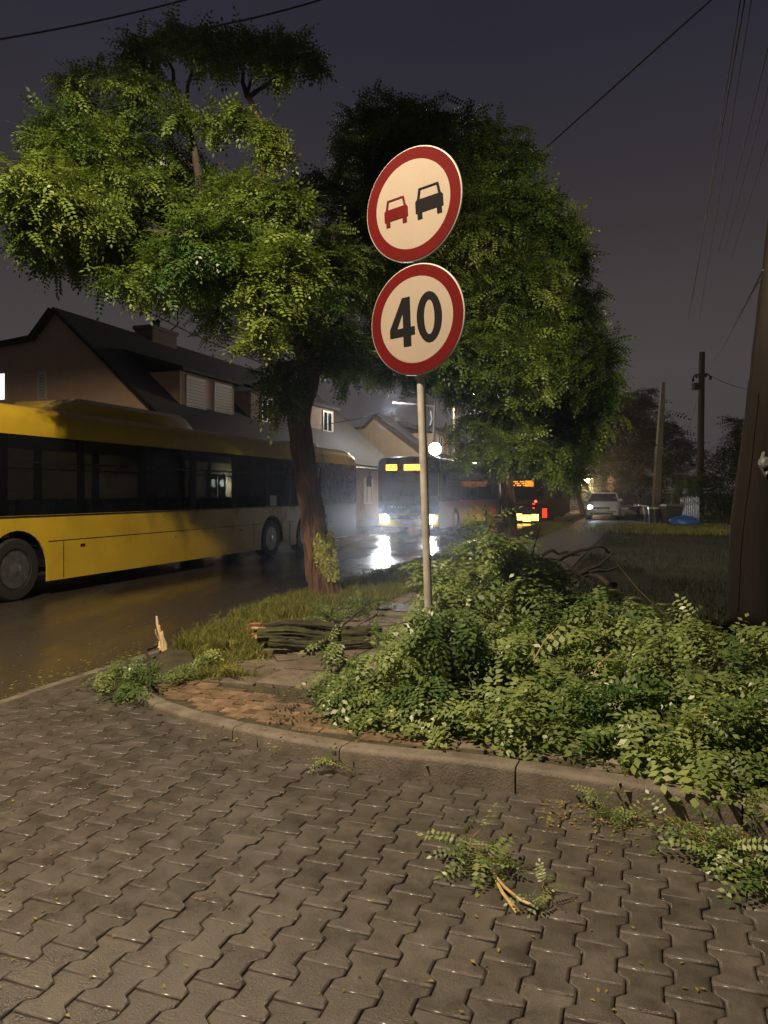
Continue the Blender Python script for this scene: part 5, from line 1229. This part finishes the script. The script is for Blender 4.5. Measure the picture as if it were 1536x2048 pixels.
b = MB(); b.tube([(0, 0, -.2), PD(1316, 930, D)-B, PD(1326, 765, D)-B], [.28, .24, .15], 4); b.build('shaft', M['concpole'], p2)
b = MB(); b.tube([PD(1320, 1030, D)-B, PD(1320, 930, D)-B, PD(1327, 790, D)-B], [.15, .12, .1], 4); b.build('strut', M['pole'], p2)
b = MB(); b.tube([PD(1305, 890, D)-B, PD(1335, 888, D)-B], .05, 6); b.build('cross_arm', M['wire'], p2)
# the near leaning pole at the right edge: timber leg, second leg, cable
D = 8.2
np_ = thing('utility_pole', 'huge weathered timber pole leaning out of the right edge', 'utility pole', PD(1500, 1262, D)); np_.location.z = .08; B = Vector(np_.location); np_['group'] = 'utility poles at the right'
tp = [PD(1505, 1300, D)-B, PD(1512, 1040, D)-B, PD(1537, 820, D)-B, PD(1572, 480, D)-B, PD(1612, 150, D)-B, PD(1640, -80, D)-B]
b = MB(); P = []
for i in range(len(tp)-1): P += [tp[i].lerp(tp[i+1], k/6) for k in range(6)]
P.append(tp[-1]); b.tube(P, [.275-.12*i/len(P) for i in range(len(P))], 20, jit=.03); b.build('timber_leg', M['timber'], np_, smooth=True)
b = MB(); b.tube([PD(1590, 1300, D+.3)-B, PD(1560, 940, D+.3)-B, PD(1600, 480, D+.2)-B, PD(1640, -60, D+.1)-B], [.18, .17, .15, .12], 14); b.build('concrete_leg', M['concpole'], np_, smooth=True)
b = MB(); q = PD(1530, 925, D-.32)-B; b.lathe([(-.05, .035), (-.03, .06), (.03, .06), (.05, .03)], 14, 1, tuple(q)); b.build('clamp', M['greybody'], np_)
b = MB(); b.tube([PD(1528, 905, D-.3)-B, PD(1520, 930, D-.33)-B, PD(1530, 950, D-.3)-B, PD(1545, 925, D-.3)-B], .02, 7); b.build('clamp_bolt', M['greybody'], np_)
b = MB(); b.tube([PD(1453, 1190, D-.28)-B, PD(1462, 1050, D-.28)-B, PD(1480, 930, D-.28)-B, PD(1497, 760, D-.26)-B], .005, 5); b.build('earth_cable', M['pole'], np_)
def cable(label, a, b_, r=.012, sag=.0, n=14):
    a, b_ = Vector(a), Vector(b_); o = MB(); o.tube([a.lerp(b_, k/n)-a+Vector((0, 0, -sag*4*(k/n)*(1-k/n))) for k in range(n+1)], r, 5)
    c = o.build('overhead_cable', M['wire']); c.location = a; tag(c, label, 'cable', 'overhead cables'); return c
fp_ = PD(1402, 745, 45)
for lab, (x0, y0, D0), (x1, y1, D1), r, sg_ in (
    ('thick cable crossing the upper right sky down into the round tree', (1440, -16, 12), (1058, 326, 19), .017, 0),
    ('leftmost of the thin cables descending to the black pole', (1484, -20, 9.5), (1385, 600, 40), .008, 0),
    ('second thin cable from the left descending to the black pole', (1493, -20, 9.5), (1376, 640, 44), .011, 0),
    ('third thin cable from the left descending to the black pole', (1506, -20, 9.5), (1398, 640, 44), .008, 0),
    ('outer cable entering the right edge high up', (1542, 70, 9.0), (1438, 500, 40), .008, 0),
    ('outer cable entering the right edge below the top one', (1545, 140, 9.0), (1450, 500, 40), .008, 0),
    ('lowest outer cable entering the right edge', (1548, 240, 9.0), (1462, 520, 40), .008, 0),
    ('short cable from the leaning timber pole down to the black pole', (1526, 540, 8.2), (1418, 728, 45), .010, .2),
    ('thin cable below it from the timber pole', (1520, 560, 8.2), (1470, 640, 20), .007, 0),
    ('faint cable from the black pole arm towards the right', (1422, 752, 45), (1500, 780, 40), .02, .1),
    ('thin cable descending left of the black pole', (1394, 800, 44), (1376, 860, 55), .02, 0),
    ('upper left cable crossing the corner of the sky', (-20, 82, 14), (400, -8, 16), .020, .06),
    ('upper cable leaving the top of the left tree', (380, 62, 14), (660, -6, 16), .020, .05),
    ('cable from the brown house roof to behind the left tree', (280, 615, 26), (530, 728, 30), .018, .1),
    ('second cable below the left tree crown', (370, 612, 26), (560, 690, 30), .024, .1),
    ('cable running from the left to the street lamp arm', (655, 848, 40), (800, 812, 42), .022, .12)):
    cable(lab, PD(x0, y0, D0), PD(x1, y1, D1), r, sg_)
# street lamps
lp = thing('street_lamp', 'slender lamp post with long thin arm behind the sign pole', 'street lamp', PD(866, 1020, 42), 0, 'street lamps'); lp.location.z = 0; B = Vector(lp.location); D = 42
b = MB(); b.tube([(0, 0, 0), PD(867, 900, D)-B, PD(870, 812, D)-B, PD(868, 790, D)-B], [.11, .09, .07, .05], 10); b.build('post', M['concpole'], lp, smooth=True)
b = MB(); b.tube([PD(870, 812, D)-B, PD(840, 808, D)-B, PD(786, 804, D)-B], [.05, .045, .06], 8); b.build('arm', M['steel'], lp, smooth=True)
b = MB(); b.tube([PD(860, 850, D)-B, PD(864, 838, D)-B, PD(861, 822, D)-B], .03, 6); b.build('cable_loop', M['white'], lp)
lamp('street_or_fill_light', 'POINT', PD(786, 812, 42)+Vector((0, 0, -.2)), 600, (.92, .95, 1.0), size=.15)  # light added at the arm tip to brighten the white car
rs = thing('road_sign', 'round sign dazzling white in the headlights behind the pole', 'road sign', PD(870, 1000, 40)); rs.location.z = 0; B = Vector(rs.location)
b = MB(); b.tube([(0, 0, 0), (0, 0, 4.1)], .035, 8); b.build('pole', M['steel'], rs)
b = MB(); b.lathe([(-.03, .33), (0, .34), (.02, .34)], 40, 1, (.0, -.05, 3.92)); b.build('sign_disc', M['coolglow'], rs)  # disc glows by itself, standing for light thrown back
b = MB(); b.box(-.2, .25, -.08, -.05, 3.32, 3.48); b.build('sub_plate', M['coolglow'], rs)  # plate given the same glow as the disc
l2 = thing('street_lamp', 'pale lamp post rising into the round tree right of the sign pole', 'street lamp', PD(907, 1015, 50), 0, 'street lamps'); l2.location.z = 0; B = Vector(l2.location); D = 50
b = MB(); b.tube([(0, 0, 0), PD(907, 930, D)-B, PD(906, 800, D)-B], [.10, .09, .07], 10); b.build('post', M['steel'], l2, smooth=True)
b = MB(); b.tube([PD(906, 800, D)-B, PD(925, 788, D)-B, PD(945, 786, D)-B], .04, 6); b.build('arm', M['steel'], l2)
q = PD(953, 788, D)-B; b = MB(); b.box(q.x-.4, q.x+.3, -.12, .12, q.z, q.z+.13); hd_ = b.build('lantern', M['black'], l2, bevel=.03)  # lantern added unseen inside the foliage
b = MB(); b.box(q.x-.3, q.x+.2, -.09, .09, q.z-.03, q.z-.002); b.build('lens', M['lampglow'], hd_)
lamp('street_or_fill_light', 'POINT', PD(953, 790, D)+Vector((0, 0, -.3)), 2600, (1.0, .82, .55), size=.2)  # light added with the hidden lantern, brightens the pale house
for i, (x, y, D, pw_, lab) in enumerate(((1174, 961, 66, 1500, 'distant amber street lamp over the road bend'), (1181, 956, 100, 0, 'second tiny amber lamp beside the brightest distant one'), (1165, 971, 92, 0, 'faint far lamp low at the end of the street'))):
    o = thing('street_lamp', lab, 'street lamp', PD(x, 1000, D), 0, 'street lamps'); o.location.z = 0; B = Vector(o.location); q = PD(x, y, D)-B
    b = MB(); b.tube([(.5, 0, 0), (.5, 0, q.z), (0, 0, q.z+.25)], .05, 6); b.build('post', M['black'], o)
    b = MB(); b.lathe([(-.2, .05), (-.1, .26-.06*i), (.1, .26-.06*i), (.2, .1)], 12, 2, tuple(q)); b.build('lantern', M['lampglow'], o)
    if pw_: lamp('street_or_fill_light', 'POINT', PD(x, y, D)+Vector((0, -.6, -.6)), pw_, (1.0, .66, .28), size=.25)
# the lamp behind the camera that lights the near scene, as a real post
l0 = thing('street_lamp', 'tall lamp post on the pavement behind the photographer', 'street lamp', (-4.3, -.8, 0), 0, 'street lamps')
b = MB(); LZ = LAMP_POS.z; b.tube([(0, 0, 0), (0, 0, 5), (0, 0, LZ-.1)], [.09, .08, .06], 10); b.build('post', M['steel'], l0, smooth=True)
b = MB(); b.tube([(0, 0, LZ-.1), (.6, 1.6, LZ+.2), (1.4, 3.55, LZ+.14)], .035, 8); b.build('arm', M['steel'], l0)
b = MB(); b.box(1.35, 1.65, 3.45, 4.05, LZ+.03, LZ+.16); b.build('lantern', M['black'], l0, bevel=.03)
l0 = thing('street_lamp', 'lamp post with long arm on the verge to the right of the photographer', 'street lamp', (LAMP2_POS.x-3.6+7.1, LAMP2_POS.y+1.2, 0), 0, 'street lamps')
b = MB(); b.tube([(0, 0, 0), (0, 0, 5), (0, 0, 7.7)], [.09, .08, .06], 10); b.build('post', M['steel'], l0, smooth=True)
b = MB(); b.tube([(0, 0, 7.7), (-1.8, -.6, 7.8), (-3.2, -1.07, 7.8)], .035, 8); b.build('arm', M['steel'], l0)
b = MB(); b.box(-3.9, -3.1, -1.35, -1.0, 7.72, 7.85); b.build('lantern', M['black'], l0, bevel=.03)
# bins, bag, leaning post and picket fence at the far right
def wp(x, y, D, z=.12): q = PD(x, y, D); q.z = z; return q
w_ = thing('wheeled_bin', 'dark wheeled bin with pale rim beside the blue bag', 'bin', wp(1344, 1040, 33)); 
b = MB(); b.loft([[(-.30, -.28, .06), (.30, -.28, .06), (.30, .28, .06), (-.30, .28, .06)], [(-.38, -.36, .88), (.38, -.36, .88), (.38, .36, .88), (-.38, .36, .88)]]); b.build('body', M['bin'], w_, bevel=.02)
b = MB(); b.loft([[(-.42, -.42, .885), (.42, -.42, .885), (.42, .42, .885), (-.42, .42, .885)], [(-.34, -.34, .98), (.34, -.34, .98), (.34, .34, .98), (-.34, .34, .98)]]); b.build('lid', M['greybody'], w_, bevel=.02)
for x in (-.3, .3):
    b = MB(); b.lathe([(x-.04, .1), (x+.04, .1)], 12, 0, (0, .32, .1)); b.build('wheel', M['rubber'], w_)
w_ = thing('litter_bin', 'small round dark bin at the foot of the concrete pole', 'bin', wp(1308, 1035, 34))
b = MB(); b.lathe([(0, .16), (.02, .2), (.72, .24), (.74, .24)], 16, 2); b.build('body', M['bin'], w_, smooth=True)
b = MB(); b.lathe([(.742, .27), (.78, .27), (.84, .1)], 16, 2); b.build('lid', M['signback'], w_)
bg_ = MB()
rings = []
for k in range(9):
    f = k/8; r = .42*math.sin(math.pi*min(1, .12+f*.86))**.7; rings.append([(math.cos(a*math.pi/8)*r*1.5*(1+.12*rnd.uniform(-1, 1)), math.sin(a*math.pi/8)*r*(1+.12*rnd.uniform(-1, 1)), .02+.48*f+.03*rnd.uniform(-1, 1)) for a in range(16)])
bg_.loft(rings); o = bg_.build('rubbish_bag', M['bluebag'], smooth=True); o.location = wp(1369, 1040, 32); tag(o, 'crumpled blue plastic bag on the grass by the bin', 'bag')
o = MB(); o.tube([(0, 0, 0), (-.06, 0, .42), (-.14, 0, .80)], [.05, .05, .045], 8)
w_ = thing('marker_post', 'short white leaning post with a flat top on the grass', 'post', wp(1292, 1030, 36)); o.build('post', M['white'], w_, smooth=True)
b = MB(); b.loft([[(-.36, -.06, .84), (.14, -.06, .78), (.14, .06, .78), (-.36, .06, .84)], [(-.36, -.06, .90), (.14, -.06, .84), (.14, .06, .84), (-.36, .06, .90)]]); b.build('top_plate', M['white'], w_)
w_ = thing('picket_fence', 'short white picket fence behind the bag', 'fence', wp(1380, 1035, 34.5))
for k in range(9):
    b = MB(); b.box(-.42+.12*k, -.36+.12*k, -.015+.05*k, .015+.05*k, 0, 1.25+.08*((k*3) % 2)); b.build('picket', M['greybody'], w_)
for z in (.35, .95):
    b = MB(); b.add([(-.45, .02, z), (.65, .44, z), (.65, .44, z+.06), (-.45, .02, z+.06), (-.45, .05, z), (.65, .47, z), (.65, .47, z+.06), (-.45, .05, z+.06)], [(0, 1, 2, 3), (4, 7, 6, 5), (3, 2, 6, 7), (0, 4, 5, 1)]); b.build('rail', M['steel'], w_)
lamp('headlight_spill', 'SPOT', wp(1185, 1020, 40, .8), 350, HEADW, aim=wp(1345, 1020, 33, .6), size=.1, spot=60, blend=.9) if False else None

# ------------------------------------------------------------------ damp night air
hz = MB(); hz.box(-110, 130, -25, 135, -1.2, 14.5); hz = hz.build('haze', None); hz['kind'] = 'stuff'
m = bpy.data.materials.new('night_haze'); m.use_nodes = True; n = m.node_tree; n.nodes.clear(); o_ = n.nodes.new('ShaderNodeOutputMaterial'); v = n.nodes.new('ShaderNodeVolumePrincipled')
v.inputs['Color'].default_value = (.85, .88, .95, 1); v.inputs['Density'].default_value = .0010; v.inputs['Anisotropy'].default_value = .9
n.links.new(v.outputs[0], o_.inputs['Volume']); hz.data.materials.append(m)
